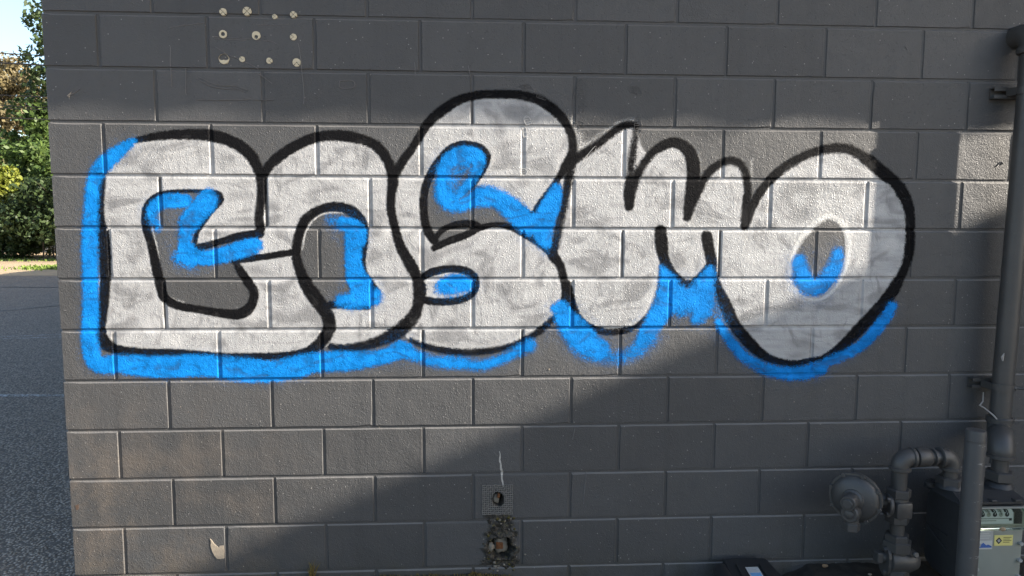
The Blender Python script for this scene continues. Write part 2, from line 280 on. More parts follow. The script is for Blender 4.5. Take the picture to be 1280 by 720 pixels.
WHITE=[  # (edge softness, opacity, [(x, z, width)...])
(10.2,0.85,[(3009,1517,31),(2971,1464,27),(2947,1401,27),(2943,1324,20)]),
(10.3,0.85,[(3009,1517,31),(3058,1560,31),(3109,1573,31),(3161,1540,31),(3189,1474,31),(3186,1381,27),(3156,1308,27),(3111,1247,24),(3057,1224,21),(3002,1237,17)]),
(4.7,0.8,[(949,1432,6),(960,1492,8),(989,1543,8),(1037,1575,8),(1109,1578,6)]),
(4.6,0.8,[(370,1519,6),(385,1444,6),(393,1359,7),(401,1311,6)]),
(4.8,0.8,[(1468,1725,6),(1452,1678,8),(1445,1630,6)]),
(6.4,0.6,[(1352,1772,10),(1338,1709,10),(1331,1630,10),(1346,1535,10),(1373,1455,10),(1414,1374,10)]),
(6.1,0.7,[(207,1547,6),(204,1437,6),(202,1327,6)]),
(4.6,0.7,[(159,1327,9),(154,1232,9),(148,1184,6)]),
(4.6,0.8,[(172,1114,12),(186,1075,12),(225,1049,6),(348,1039,5),(566,1021,5)]),
(6.2,0.6,[(408,1270,9),(434,1238,9),(480,1222,6)]),
(8.0,0.5,[(1074,1073,10),(1170,1096,10),(1299,1121,10)]),
(8.2,0.6,[(1395,1065,10),(1476,1048,10),(1622,1037,10),(1753,1063,10)]),
(9.6,0.5,[(1694,1822,22),(1701,1774,22),(1675,1720,19)]),
(22.6,0.6,[(2014,1944,26),(2046,1888,32),(2057,1844,32)]),
(12.9,0.5,[(1487,1258,13),(1542,1238,10),(1607,1257,10)]),
(13.0,0.6,[(2073,1850,6),(2153,1905,10),(2217,1943,10),(2272,1953,10)]),
(12.6,0.45,[(1656,2046,9),(1530,1995,9)]),
(13.3,0.6,[(2763,1799,7),(2760,1702,10),(2762,1637,7)]),
(9.9,0.6,[(2537,1829,7),(2548,1781,10),(2543,1717,7)]),
(10.3,0.5,[(3250,1786,7),(3346,1712,10),(3407,1614,10),(3423,1508,10),(3420,1391,10),(3370,1290,10)]),
(16.6,0.7,[(2512,1538,30),(2526,1525,33)]),
(16.8,0.7,[(2741,1493,27),(2754,1483,30)]),
(13.4,0.5,[(2375,1176,10),(2332,1136,10),(2386,1259,10)]),
]
# ------------------------------------------------------------------ ground
def sheet(name, x0, x1, y0, y1, z, m, **kw):
    return mesh(name, [(x0, y0, z), (x1, y0, z), (x1, y1, z), (x0, y1, z)], [(0, 1, 2, 3)], m, **kw)
sheet('ground', -300, 300, -300, 300, 0, ASPHALT, kind='structure')
t = NT('dirt_verge'); d, k = t.voro(30)
vm = t.set(t.mix(t.noise(1.5, 5, .65), (.30, .225, .145), (.42, .33, .22)), .9, .2, t.bump(t.noise(25, 4), 1, .02))
GRASS = plain('grass_blade', (.10, .15, .025), .6, .3, .5, 3)
v = []; f = []
nx = 120
for i in range(nx + 1):                                  # a low bank with a wandering edge
    x = -60 + 70 * i / nx
    e = 16.8 + .35 * mnoise.noise((x * .4, 0, 0)) + .12 * mnoise.noise((x * 1.7, 3, 0))
    v += [(x, e, .004), (x, e + .5, .05), (x, 24, .09), (x, 60, .3)]
for i in range(nx):
    for j in range(3): a = i * 4 + j; f.append((a, a + 4, a + 5, a + 1))
mesh('verge', v, f, vm, kind='structure')
def tufts(name, pts, h, w, m, label=None, cat=None, lean=.5, parent=None):
    V = []; F = []
    for (x, y, z) in pts:
        a = rng.uniform(0, 6.28); hh = h * rng.uniform(.5, 1.3); l = lean * hh * rng.uniform(-1, 1); l2 = lean * hh * rng.uniform(-1, 1)
        dx, dy = math.cos(a) * w / 2, math.sin(a) * w / 2; n = len(V)
        V += [(x - dx, y - dy, z), (x + dx, y + dy, z), (x + dx * .7 + l * .4, y + dy * .7 + l2 * .4, z + hh * .6), (x - dx * .7 + l * .4, y - dy * .7 + l2 * .4, z + hh * .6), (x + l, y + l2, z + hh)]
        F += [(n, n + 1, n + 2, n + 3), (n + 3, n + 2, n + 4)]
    return mesh(name, V, F, m, parent, kind='stuff', label=label, cat=cat)
gp = []
for _ in range(5200):
    x = rng.uniform(-40, 6); y = 22.0 + abs(rng.gauss(0, 1.0))
    gp.append((x, y, .06))
for _ in range(1500): gp.append((-10.75 + rng.gauss(0, .5), 19.0 + rng.gauss(0, .35), .05))
tufts('grass', gp, .09, .05, GRASS, 'green grass growing along the dirt verge below the hedge', 'grass')
# worn paint lines on the asphalt
t = NT('worn_road_paint')
w_ = t.math('MULTIPLY', t.ramp(t.noise(35, 5, .75), .42, .60), t.ramp(t.noise(4, 3), .3, .5, .3, 1))
t.set((.55, .54, .52), .8, .3, t.bump(t.noise(90, 3), 1, .004), alpha=w_); RP = t.m
def line(x0, y0, x1, y1, w, z=.004):
    d = Vector((x1 - x0, y1 - y0)).normalized(); n = Vector((-d.y, d.x)) * w / 2
    mesh('road_marking', [(x0 - n.x, y0 - n.y, z), (x1 - n.x, y1 - n.y, z), (x1 + n.x, y1 + n.y, z), (x0 + n.x, y0 + n.y, z)], [(0, 1, 2, 3)], RP, kind='structure')
line(-7.5, 3.6, -.4, 3.36, .075); line(-8.5, 5.6, -2.2, 6.9, .05); line(-6.5, 6.15, -1.5, 7.3, .05, .008)
TAR = plain('tar_seal', (.018, .018, .019), .5, .5, .3)
def crack(name, pts, w):
    V = []; F = []; P = []
    for i in range(len(pts) - 1):
        for k in range(10): u = k / 10; P.append((pts[i][0] * (1 - u) + pts[i + 1][0] * u, pts[i][1] * (1 - u) + pts[i + 1][1] * u))
    for i, (x, y) in enumerate(P):
        j = mnoise.noise((x * 2.3, y * 2.3, 1)) * .18; ww = w * (.6 + .7 * abs(mnoise.noise((x * 5, y * 5, 4))))
        V += [(x, y + j - ww, .005), (x, y + j + ww, .005)]
        if i: n = len(V); F.append((n - 4, n - 2, n - 1, n - 3))
    mesh(name, V, F, TAR, kind='structure')
crack('crack_seal', [(-9, 8.6), (-6.2, 9.4), (-4.5, 11.5)], .05); crack('crack_seal', [(-14, 14.2), (-8, 13.4), (-2, 14.4)], .07)

# ------------------------------------------------------------------ the block building
CT, CB = .0058, .0020
MOD, CRS, JT, CH, DEP = .4064, .2032, .0098, .0030, .0042    # block module, course, joint, edge chamfer, joint depth
def zj(j): return .095 + (11 - j) * CRS                      # height of bed joint j
bld = empty('block_building', (0, 0, 0), 'dark grey painted concrete block building with spray painted letters on its wall', 'building')
def block_geo(w, h, d=.19, flush=False, rough=None):
    """front at y=0 facing -Y; x 0..w, z 0..h; the front edges worn, with a chipped corner here and there"""
    g = random.Random(rough) if rough is not None else None
    nx, nz_ = (6, 3) if g else (1, 1); l = .0016 if flush else CH; inn = []; out = []
    chips = [g is not None and g.random() < .10 for _ in range(4)]
    def j(a=.0006): return g.uniform(-a, a) if g else 0.0
    def add(x, z, sx, sz, corner=None):
        k = 0
        if corner is not None and chips[corner]: k = g.uniform(.002, .006)
        ix = min(max(x, l + k), w - CH - k); iz = min(max(z, CB + k), h - CT - k)
        inn.append((ix + j(), 0, iz + (j(.0008) if sz else 0))); out.append((x, (l if flush and x == 0 else DEP), z))
    for i in range(nx): add(w * i / nx, 0, 0, 1, 0 if i == 0 else None)
    for i in range(nz_): add(w, h * i / nz_, 1, 0, 1 if i == 0 else None)
    for i in range(nx): add(w - w * i / nx, h, 0, 1, 2 if i == 0 else None)
    for i in range(nz_): add(0, h - h * i / nz_, 1, 0, 3 if i == 0 else None)
    n = len(inn); v = inn + out + [(0, d, 0), (w, d, 0), (w, d, h), (0, d, h)]
    f = [tuple(range(n))] + [(i, n + i, n + (i + 1) % n, (i + 1) % n) for i in range(n)]
    c = [0, nx, nx + nz_, 2 * nx + nz_]; B = 2 * n
    rings = [[n + k for k in range(c[0], c[1] + 1)], [n + k for k in range(c[1], c[2] + 1)], [n + k for k in range(c[2], c[3] + 1)], [n + k % n for k in range(c[3], n + 1)]]
    for a, (p, q) in enumerate(((0, 1), (1, 2), (2, 3), (3, 0))): f.append(tuple([B + p, B + q] + rings[a][::-1]))
    f.append((B + 3, B + 2, B + 1, B)); return v, f
def row_blocks(r, xmax):
    out = []; x = 0.0
    first = MOD / 2 if r % 2 == 0 else MOD
    while x < xmax:
        w = first if x == 0 else MOD
        x0 = 0 if x == 0 else x + JT / 2; x1 = x + w - JT / 2
        out.append((x0, x1)); x += w
    return out
def jit(r, x0):                                             # each block sits a hair proud or shy
    return .0007 * math.sin(r * 12.9898 + x0 * 78.233) 
wm = MB().box(.004, 12.0, .186, .205, -.12, 3.95)            # mortar: bed joints, head joints and the wall's core
for r in range(-9, 12):
    z0 = zj(r + 1); z1 = zj(r)
    wm.box(.004, 12.0, DEP, .187, z1 - JT / 2 - .001, z1 + JT / 2 + .001)
    for (x0, x1) in row_blocks(r, 12.0): wm.box(x1 - .001, x1 + JT + .001, DEP, .187, z0 + JT / 2, z1 - JT / 2)
wall = wm.build('wall', WALL, bld)
cache = {}
SPECIAL = []
for r in range(-2, 12):
    z0 = zj(r + 1) + JT / 2; z1 = zj(r) - JT / 2
    for (x0, x1) in row_blocks(r, 4.45):
        if r in (9, 10) and x0 < 1.73 < x1: SPECIAL.append((r, x0, x1, z0, z1)); continue
        key = (round(x1 - x0, 4), x0 == 0, rng.randrange(9))
        if key not in cache:
            me = bpy.data.meshes.new('block'); vv, ff = block_geo(x1 - x0, z1 - z0, flush=x0 == 0, rough=len(cache) + 5); me.from_pydata(vv, [], ff); me.materials.append(WALL); cache[key] = me
        o = bpy.data.objects.new('block', cache[key]); o.location = (x0 + (rng.uniform(-.0025, .0015) if x0 == 0 else 0), jit(r, x0), z0); link(o, wall)
rest = MB()
for r in range(-9, 12):
    z0 = zj(r + 1) + JT / 2; z1 = zj(r) - JT / 2
    for (x0, x1) in row_blocks(r, 12.0):
        if r >= -2 and x0 < 4.45: continue
        vv, ff = block_geo(min(x1, 11.99) - x0, z1 - z0, flush=x0 == 0); rest.add([(a + x0, b + jit(r, x0), c + z0) for a, b, c in vv], ff)
rest.build('far_blocks', WALL, wall, kind='stuff')
side = MB()                                                  # the end wall round the corner
for r in range(-9, 12):
    z0 = zj(r + 1) + JT / 2; z1 = zj(r) - JT / 2; y = MOD if r % 2 == 0 else MOD / 2
    while y < 18:
        vv, ff = block_geo(MOD - JT, z1 - z0); side.add([(b, y + JT / 2 + (MOD - JT - a), c + z0) for a, b, c in vv], ff); y += MOD
sw = MB().box(DEP, .195, .205, 18, -.12, 3.93).build('side_wall', WALL, bld); side.build('side_blocks', WALL, sw, kind='stuff')
# two blocks with old pipe holes broken through
t = NT('broken_block'); m_ = t.attr('raw'); n1 = t.noise(40, 4, .7); n2 = t.noise(95, 4, .7)
raw = t.mix(t.ramp(n1, .42, .66), (.016, .015, .013), (.060, .052, .040))
raw = t.mix(t.ramp(t.noise(60, 3), .58, .70, 0, .8), raw, (.12, .105, .04))
raw = t.mix(t.ramp(n2, .66, .76, 0, .6), raw, (.17, .15, .12))
paint = t.mix(t.noise(3.2, 4, .6), (.053, .0535, .055), (.074, .0745, .076))
g_ = grain(t); BROK = t.set(t.mix(m_, paint, raw), .6, .35, t.bump(t.math('MULTIPLY', n2, m_), 1, .004, g_))
def nz(x, z, s, o=0.0): return mnoise.fractal((x * s, z * s, o), 1.0, 2.0, 4)
def relief(r, x, z):
    """(depth behind the face, rawness) of the two damaged blocks"""
    if r == 9:
        d = math.hypot((x - 1.729) / 1.0, (z - .388) / 1.25) + .007 * nz(x, z, 40)
        st = max(0, min(1, (.335 - z + .012 * nz(x, z, 30)) / .02)) * max(0, min(1, (.066 - abs(x - 1.735) + .014 * nz(x, z, 35)) / .02))
        return (.045 * max(0, min(1, (.026 - d) / .012)) + .004 * st * nz(x, z, 90), max(st, max(0, min(1, (.038 - d) / .014))))
    ex = abs(x - 1.742 - .006 * nz(.3, z, 30)) - (.066 + .022 * nz(0, z, 16) + (.298 - z) * .10)
    patch = max(0, min(1, (-ex + .010 * nz(x, z, 60, 9)) / .018))
    d = math.hypot((x - 1.740) / 1.25, (z - .176) / 1.0) + .014 * nz(x, z, 28)
    cav = .06 * max(0, min(1, (.046 - d) / .016))
    rim = -.007 * max(0, 1 - abs(d - .052) / .018)
    return (cav + patch * (rim + .005 * nz(x, z, 55, 2) + .004 * nz(x, z, 150, 5)), patch)
for (r, x0, x1, z0, z1) in SPECIAL:
    xs = [x0] + list(np.arange(x0 + CH, x1 - CH + 1e-4, (x1 - x0 - 2 * CH) / 120)) + [x1]; zs = [z0] + list(np.arange(z0 + CB, z1 - CT + 1e-4, (z1 - z0 - CB - CT) / 60)) + [z1]
    V = []; F = []; A = []
    for j, z in enumerate(zs):
        for i, x in enumerate(xs):
            d, a = relief(r, x, z); edge = i in (0, len(xs) - 1) or j in (0, len(zs) - 1)
            V.append((x, (max(d, DEP) if edge else d) + jit(r, x0), z)); A.append(a)
    n = len(xs)
    for j in range(len(zs) - 1):
        for i in range(n - 1): k = j * n + i; F.append((k, k + 1, k + n + 1, k + n))
    o = mesh('block', V, F, BROK, wall, True, label='block with a small screened pipe hole' if r == 9 else 'block with a ragged rusty hole broken through')
    o.data.attributes.new('raw', 'FLOAT', 'POINT').data.foreach_set('value', A)
RUST = plain('rusty_iron', (.13, .055, .024), .85, .2, .6, 60, .002, 160)
STONE = plain('grey_mortar', (.17, .155, .13), .9, .2, .35, 40, .003, 120)
def lump(name, c, s, m, parent, seed=0, n=3, amp=.25):
    bm = bmesh.new(); bmesh.ops.create_icosphere(bm, subdivisions=n, radius=1)
    for q in bm.verts:
        k = 1 + amp * mnoise.fractal((q.co.x * 1.6 + seed, q.co.y * 1.6, q.co.z * 1.6), 1.0, 2.0, 4)
        q.co = Vector((c[0] + q.co.x * s[0] * k, c[1] + q.co.y * s[1] * k, c[2] + q.co.z * s[2] * k))
    bm.verts.index_update(); o = mesh(name, [q.co[:] for q in bm.verts], [[w.index for w in g.verts] for g in bm.faces], m, parent, True); bm.free(); return o
bolt_e = MB().box(1.722, 1.752, .012, .045, .163, .193, .003).box(1.730, 1.744, .006, .02, .171, .185, .002).build('rusty_bolt', RUST, wall)
lump('mortar_lump', (1.742, .034, .176), (.032, .020, .036), STONE, wall, 3); lump('mortar_lump', (1.700, .014, .176), (.015, .012, .019), STONE, wall, 8)
lump('rusty_bolt', (1.732, .006, .402), (.006, .009, .012), RUST, wall, 5, 2); lump('mortar_lump', (1.722, .02, .385), (.015, .010, .02), STONE, wall, 12)
# unseen roof with a deep eave, and unseen wing, shaped for the shade they cast
ROOF = plain('roof_metal', (.60, .60, .58), .5, .4); TRIM = plain('eave_paint', (.70, .69, .66), .5, .4)  # kept pale so the unseen eave bounces light onto the wall
def prism(name, prof, x0, x1, m, parent, dz=0.0):            # prof: (y, z) ring
    n = len(prof); V = [(x0, a, b) for a, b in prof] + [(x1, a, b - dz) for a, b in prof]
    F = [tuple(range(n))[::-1], tuple(range(n, 2 * n))] + [(i, (i + 1) % n, n + (i + 1) % n, n + i) for i in range(n)]
    return mesh(name, V, F, m, parent)
EZ = 3.852
roof = prism('roof', [(-.9, EZ + .03), (-.9, EZ + .15), (13.5, 4.85), (18.4, 4.5), (18.4, 4.35), (13.5, 4.6), (0.0, EZ + .2)], -.6, 12.0, ROOF, bld, .154)
V = []; F = []                                                # unseen fascia, its lower edge waved to scallop the shadow on the wall
for i in range(253):
    x = -.6 + .05 * i; e = EZ - .0122 * (x + .6) + .016 * math.sin(x * 13.6 + 1.5 * mnoise.noise((x * .8, 0, 0))) + .03 * mnoise.noise((x * 1.3, 5, 0)); tz = EZ + .17 - .0122 * (x + .6)
    V += [(x, -.93, e), (x, -.93, tz), (x, -.903, tz), (x, -.903, e)]
    if i: a = 4 * i - 4; F += [(a + k, a + (k + 1) % 4, a + 4 + (k + 1) % 4, a + 4 + k) for k in range(4)]
mesh('fascia', V, F + [(0, 1, 2, 3), tuple(range(len(V) - 4, len(V)))[::-1]], TRIM, bld)
prism('gable', [(.2, 3.93), (13.5, 4.56), (18, 4.3), (18, 3.93)], .03, .19, TRIM, bld)
wing = MB().box(12.0, 20.0, -5.4, 18, -.1, 5.235).build('wing', WALL, bld)  # out of view; placed and sized for the diagonal shadow it casts
MB().box(12.8, 20.05, -5.45, 18.05, 5.24, 5.28).build('wing_roof', ROOF, bld)
# ------------------------------------------------------------------ the spray paint: films lying on blocks and joints
def crom(P, n, closed=False):
    P = np.array(P, float); m = len(P); out = []
    rngi = range(m if closed else m - 1)
    for i in rngi:
        g = (lambda k: P[k % m]) if closed else (lambda k: P[min(max(k, 0), m - 1)])
        a, b, c, d = g(i - 1), g(i), g(i + 1), g(i + 2)
        for k in range(n):
            u = k / n
            out.append(.5 * (2 * b + (c - a) * u + (2 * a - 5 * b + 4 * c - d) * u * u + (3 * b - a - 3 * c + d) * u ** 3))
    if not closed: out.append(P[-1])
    return np.array(out)
def seg_dist(X, Z, A, B):
    d = B - A; L = max(d @ d, 1e-12)
    u = np.clip(((X - A[0]) * d[0] + (Z - A[1]) * d[1]) / L, 0, 1)
    return np.hypot(X - A[0] - u * d[0], Z - A[1] - u * d[1]), u
def stroke_cov(X, Z, strokes, FAT=1.0):
    out = np.zeros_like(X)
    for soft, op, pts in strokes:
        P = crom(pts, 4) / 1000.0; soft = max(soft, 3.0) / 1000
        lo = P[:, :2].min(0) - .09; hi = P[:, :2].max(0) + .09
        idx = np.nonzero((X > lo[0]) & (X < hi[0]) & (Z > lo[1]) & (Z < hi[1]))[0]
        if not len(idx): continue
        x = X[idx]; z = Z[idx]; best = np.full(len(idx), -1.0)
        for i in range(len(P) - 1):
            m = np.nonzero((np.abs(x - (P[i, 0] + P[i + 1, 0]) / 2) < .09) & (np.abs(z - (P[i, 1] + P[i + 1, 1]) / 2) < .09))[0]
            if not len(m): continue
            dd, u = seg_dist(x[m], z[m], P[i, :2], P[i + 1, :2])
            best[m] = np.maximum(best[m], (P[i, 2] * (1 - u) + P[i + 1, 2] * u) * FAT / 2 - dd)
        c = op * np.clip(.5 + best / (2 * soft), 0, 1)
        out[idx] = 1 - (1 - out[idx]) * (1 - c) if op < 1 else np.maximum(out[idx], c)
    return out
def poly_sd(X, Z, polys):
    ins = np.zeros(len(X), bool); best = np.full(len(X), 9.0)
    for pl in polys:
        P = crom(pl, 3, True) / 1000.0
        for i in range(len(P)):
            A = P[i]; B = P[(i + 1) % len(P)]
            best = np.minimum(best, seg_dist(X, Z, A, B)[0])
            if A[1] != B[1]: ins ^= ((A[1] > Z) != (B[1] > Z)) & (X < (B[0] - A[0]) * (Z - A[1]) / (B[1] - A[1]) + A[0])
    return np.where(ins, best, -best)
G = .0042
def axis(a, b): n = max(1, int(round((b - a) / G))); return list(np.linspace(a, b, n + 1))
VX = []; VZ = []; VY = []; QF = []; nv = 0
for r in range(0, 9):
    zb, zt = zj(r + 1) + JT / 2, zj(r) - JT / 2
    for kind in ('row', 'bed'):
        if kind == 'bed': zs = list(np.linspace(zt, zt + JT, 3)); xs = np.array(axis(.05, 3.95))
        else:
            zs = [zb] + axis(zb + CB, zt - CT) + [zt]; xl = []
            for (x0, x1) in row_blocks(r, 4.0): xl += [x0] + axis(x0 + (CH if x0 else .0016), x1 - CH) + [x1]
            xs = np.array(xl); xs = xs[(xs > .05) & (xs < 3.95)]
        zs = np.array(zs); X, Z = np.meshgrid(xs, zs)
        Y = np.zeros_like(X)
        if kind == 'bed': Y[:] = DEP
        else:
            e = np.full_like(X, -1.0); jy = np.zeros_like(X)
            for (x0, x1) in row_blocks(r, 4.0):
                k = (X >= x0 - 1e-9) & (X <= x1 + 1e-9)
                e[k] = np.minimum(np.minimum(X - x0 + (1 if x0 == 0 else 0), x1 - X) / CH, np.minimum((Z - zb) / CB, (zt - Z) / CT))[k]; jy[k] = jit(r, x0)
            q = np.clip(e, 0, 1); Y = np.where(e < 0, DEP, DEP * (1 - q) + jy)
        n = len(xs); a = (np.arange(len(zs) - 1)[:, None] * n + np.arange(n - 1)[None]).ravel() + nv
        QF.append(np.stack([a, a + 1, a + n + 1, a + n], 1)); VX.append(X.ravel()); VY.append(Y.ravel()); VZ.append(Z.ravel()); nv += X.size
VX, VY, VZ, QF = np.concatenate(VX), np.concatenate(VY), np.concatenate(VZ), np.concatenate(QF)
def film(name, cov, off, m, parent, extra=None, **kw):
    k = cov[QF].max(1) > .03; q = QF[k]; used, inv = np.unique(q, return_inverse=True); q = inv.reshape(q.shape)
    me = bpy.data.meshes.new(name); V = np.stack([VX[used], VY[used] - off, VZ[used]], 1)
    me.vertices.add(len(V)); me.vertices.foreach_set('co', V.ravel())
    me.loops.add(q.size); me.loops.foreach_set('vertex_index', q.ravel().astype(np.int32))
    me.polygons.add(len(q)); me.polygons.foreach_set('loop_start', np.arange(0, q.size, 4, dtype=np.int32))
    me.update(calc_edges=True); me.validate(); me.materials.append(m)
    me.attributes.new('cover', 'FLOAT', 'POINT').data.foreach_set('value', cov[used].astype(np.float32))
    if extra is not None: me.attributes.new('inset', 'FLOAT', 'POINT').data.foreach_set('value', extra[used].astype(np.float32))
    return link(bpy.data.objects.new(name, me), parent, **kw)
def spray(name, colf, rough, spec, grit=.5, metal=0.0, thin=0.0):
    t = NT(name); a = t.attr('cover'); n = t.noise(210, 2, .6); n2 = t.noise(60, 2, .6)
    e = t.math('MULTIPLY', t.math('MULTIPLY', a, t.math('SUBTRACT', 1.0, a)), 4.0)
    a = t.math('MULTIPLY_ADD', e, t.math('MULTIPLY', t.math('SUBTRACT', t.math('MULTIPLY_ADD', n2, .5, n), .75), grit * 2.2), a)
    a = t.ramp(a, .06, .94)
    if thin: a = t.math('MULTIPLY', a, t.ramp(t.noise(11, 3, .6, t.vec(t.pos(), (1.0, 1, 1.7)), 1.2), .34, .52, 1 - thin, 1))   # thin coats let the wall through
    return t.set(colf(t), rough, spec, grain(t), metal, a)
def silver_col(t):
    ins = t.ramp(t.attr('inset'), .006, .040)                       # the edges were sprayed first and heaviest
    sw = t.vec(t.pos(), (1.0, 1.0, 1.9))
    cloud = t.ramp(t.noise(4.2, 2, .5, sw, 1.6), .46, .66)           # thin, smoky passes
    cloud2 = t.ramp(t.noise(8.5, 3, .55, t.vec(t.pos(), (1.7, 1, .9)), 1.3), .54, .72)
    f1 = t.ramp(t.noise(1, 4, .65, t.vec(t.pos(), (7, 1, 46)), .5), .42, .72); f2 = t.ramp(t.noise(1, 4, .65, t.vec(t.pos(), (46, 1, 8)), .5), .42, .72)
    rot = t.new('ShaderNodeVectorRotate', rotation_type='Y_AXIS'); t.put(rot.inputs['Vector'], t.pos()); rot.inputs['Angle'].default_value = .7
    f3 = t.ramp(t.noise(1, 4, .65, t.vec(rot.outputs[0], (6, 1, 38)), .5), .42, .72); w = t.noise(2.6, 1); fine = t.mix(t.ramp(w, .44, .5), f1, t.mix(t.ramp(w, .53, .58), f2, f3))
    c = t.mix(t.noise(2.4, 2), (.325, .327, .331), (.385, .387, .39))
    c = t.mix(t.math('MULTIPLY', t.math('MULTIPLY', cloud, ins), .8), c, (.165, .166, .170))
    c = t.mix(t.math('MULTIPLY', t.math('MULTIPLY', cloud2, ins), .68), c, (.135, .136, .140))
    c = t.mix(t.math('MULTIPLY', t.math('MULTIPLY', fine, ins), .42), c, (.17, .17, .173))
    d, k = t.voro(7.5)
    blob = t.math('MULTIPLY', t.ramp(d, .42, .12), t.ramp(k, .60, .72))        # short bursts of the can
    return t.mix(t.math('MULTIPLY', blob, .55), c, (.46, .459, .455))
SILVER = spray('silver_spray_paint', silver_col, .42, .5, .35)
BLACKP = spray('black_spray_paint', lambda t: t.mix(t.noise(25, 3), (.0040, .0040, .0048), (.0075, .0075, .0085)), .65, .06, .7, thin=.16)
BLUEP = spray('blue_spray_paint', lambda t: t.mix(t.ramp(t.noise(11, 4, .6, None, .8), .35, .66), (.004, .150, .45), (.007, .215, .64)), .6, .08, .7, thin=.40)
WHITEP = spray('pale_silver_overspray', lambda t: t.mix(t.noise(30, 3), (.44, .44, .435), (.54, .54, .53)), .5, .4, .6)
graf = empty('graffiti', (.15, -.001, 1.0), 'bubble letter graffiti in silver with black outlines and blue shadow, painted across the wall', 'graffiti')
words = ['c', 'o', 's', 'm', 'o']
for i, (o_, h_) in enumerate(FILLS):
    P = np.array(o_) / 1000.; k = np.nonzero((VX > P[:, 0].min() - .03) & (VX < P[:, 0].max() + .03) & (VZ > P[:, 1].min() - .03) & (VZ < P[:, 1].max() + .03))[0]
    c = np.zeros(len(VX)); ins = np.zeros(len(VX)); ins[k] = np.clip(poly_sd(VX[k], VZ[k], [o_] + h_), -.1, .1); c[k] = np.clip(.5 + ins[k] / .009, 0, 1)
    film('letter', c, .0004 + .00003 * i, SILVER, graf, ins, label='silver filled bubble letter ' + words[i].upper() + (' at the end of the word' if i == 4 else ''))
film('overspray', stroke_cov(VX, VZ, WHITE), .0007, WHITEP, graf, label='pale rub of silver along the letter edges', kind='stuff')
film('outline', stroke_cov(VX, VZ, BLACK, 1.12), .0010, BLACKP, graf, label='thick black spray outline of the letters')
mist = stroke_cov(VX, VZ, [(s_ * 5 + 8, o_ * .30, p_) for s_, o_, p_ in BLUE])
film('drop_shadow', np.maximum(stroke_cov(VX, VZ, BLUE), np.minimum(mist, .15)), .0013, BLUEP, graf, label='bright blue shadow strokes under and inside the letters')
# ------------------------------------------------------------------ marks on the wall
GLUE = plain('cream_adhesive', (.52, .47, .35), .8, .2, .15, 60, .001, 200)
def glue(x, z, rad, style, label):
    seed = x * 91 + z * 37; V = []; F = []; n = 28; y = -.0045
    for k in range(n):
        a = 2 * math.pi * k / n; rr = rad * (1 + .07 * mnoise.noise((math.cos(a) * 2 + seed, math.sin(a) * 2, 0)))
        if style == 'ring': r0 = rad * (.50 + .16 * mnoise.noise((math.cos(a) * 2, math.sin(a) * 2, seed)))
        elif style == 'crescent': r0 = rad * max(0.12, .90 - .75 * max(0, -math.sin(a)) ** .8)
        elif style == 'eye': r0 = rad * (.42 + .10 * math.cos(a - math.pi / 2) * -1)
        else: r0 = rad * .12 if k % 5 else rad * (.55 + .2 * rng.random())
        o = (0, -rad * .22) if style == 'eye' else (0, 0)
        c, s = math.cos(a), math.sin(a)
        V += [(x + o[0] * (1) + r0 * c, y, z + o[1] + r0 * s), (x + rr * .9 * c, y, z + rr * .9 * s), (x + rr * c, .0055, z + rr * s), (x + o[0] + r0 * c, .0055, z + o[1] + r0 * s)]
    for k in range(n):
        a = k * 4; b = ((k + 1) % n) * 4
        if style == 'solid' and k % 7 == 3 and rng.random() < .5: continue
        F += [(a, a + 1, b + 1, b), (a + 1, a + 2, b + 2, b + 1), (a + 3, a, b, b + 3)]
    mesh('adhesive_dot', V, F, GLUE, label=label, cat='adhesive dot', group='dried adhesive dots where a sign came off')
for (x, z, rd, st, lab) in [
    (.673, 2.342, .0145, 'solid', 'cream adhesive dot on the wall, straight above the broken ring'),
    (.763, 2.346, .0175, 'solid', 'largest cream adhesive dot of the top row, beside the block joint'),
    (.867, 2.328, .010, 'solid', 'tiny cream adhesive dot squashed on the mortar joint in the top row'),
    (.938, 2.337, .0135, 'solid', 'cream adhesive dot ending the top row, just above the mortar joint'),
    (.670, 2.259, .0165, 'ring', 'broken ring of cream adhesive above the crescent'),
    (.795, 2.256, .0175, 'eye', 'cream adhesive ring with a small dark eye in the middle'),
    (.936, 2.253, .0135, 'solid', 'cream adhesive dot in one row with the two rings'),
    (.670, 2.166, .021, 'crescent', 'cream adhesive crescent, its upper half painted over'),
    (.739, 2.166, .0115, 'solid', 'small cream adhesive dot next to the crescent'),
    (.842, 2.162, .0125, 'solid', 'small cream adhesive dot between a smaller dot and a large scored one'),
    (.946, 2.157, .017, 'solid', 'large scored cream adhesive dot at the end of the crescent row')]: glue(x, z, rd, st, lab)
LIT_RIDGE = plain('lit_ridge_paint', (.105, .105, .107), .5, .4, .3, 60)  # paler than the wall: the light ridges catch is put in the colour
def ridge(pts, rad=.0019, y=-.0006, m=None):
    P = crom(pts, 5); q = []; rr = []
    for i, (x, z) in enumerate(P):
        q.append((x, y + .0006 * mnoise.noise((x * 60, z * 60, 0)), z + .002 * mnoise.noise((x * 50, z * 50, 7)))); rr.append(rad * (.75 + .6 * abs(mnoise.noise((x * 90, z * 90, 3)))))
    MB().tube(q, rr, 6).build('paint_ridge', m or LIT_RIDGE, wall, True)
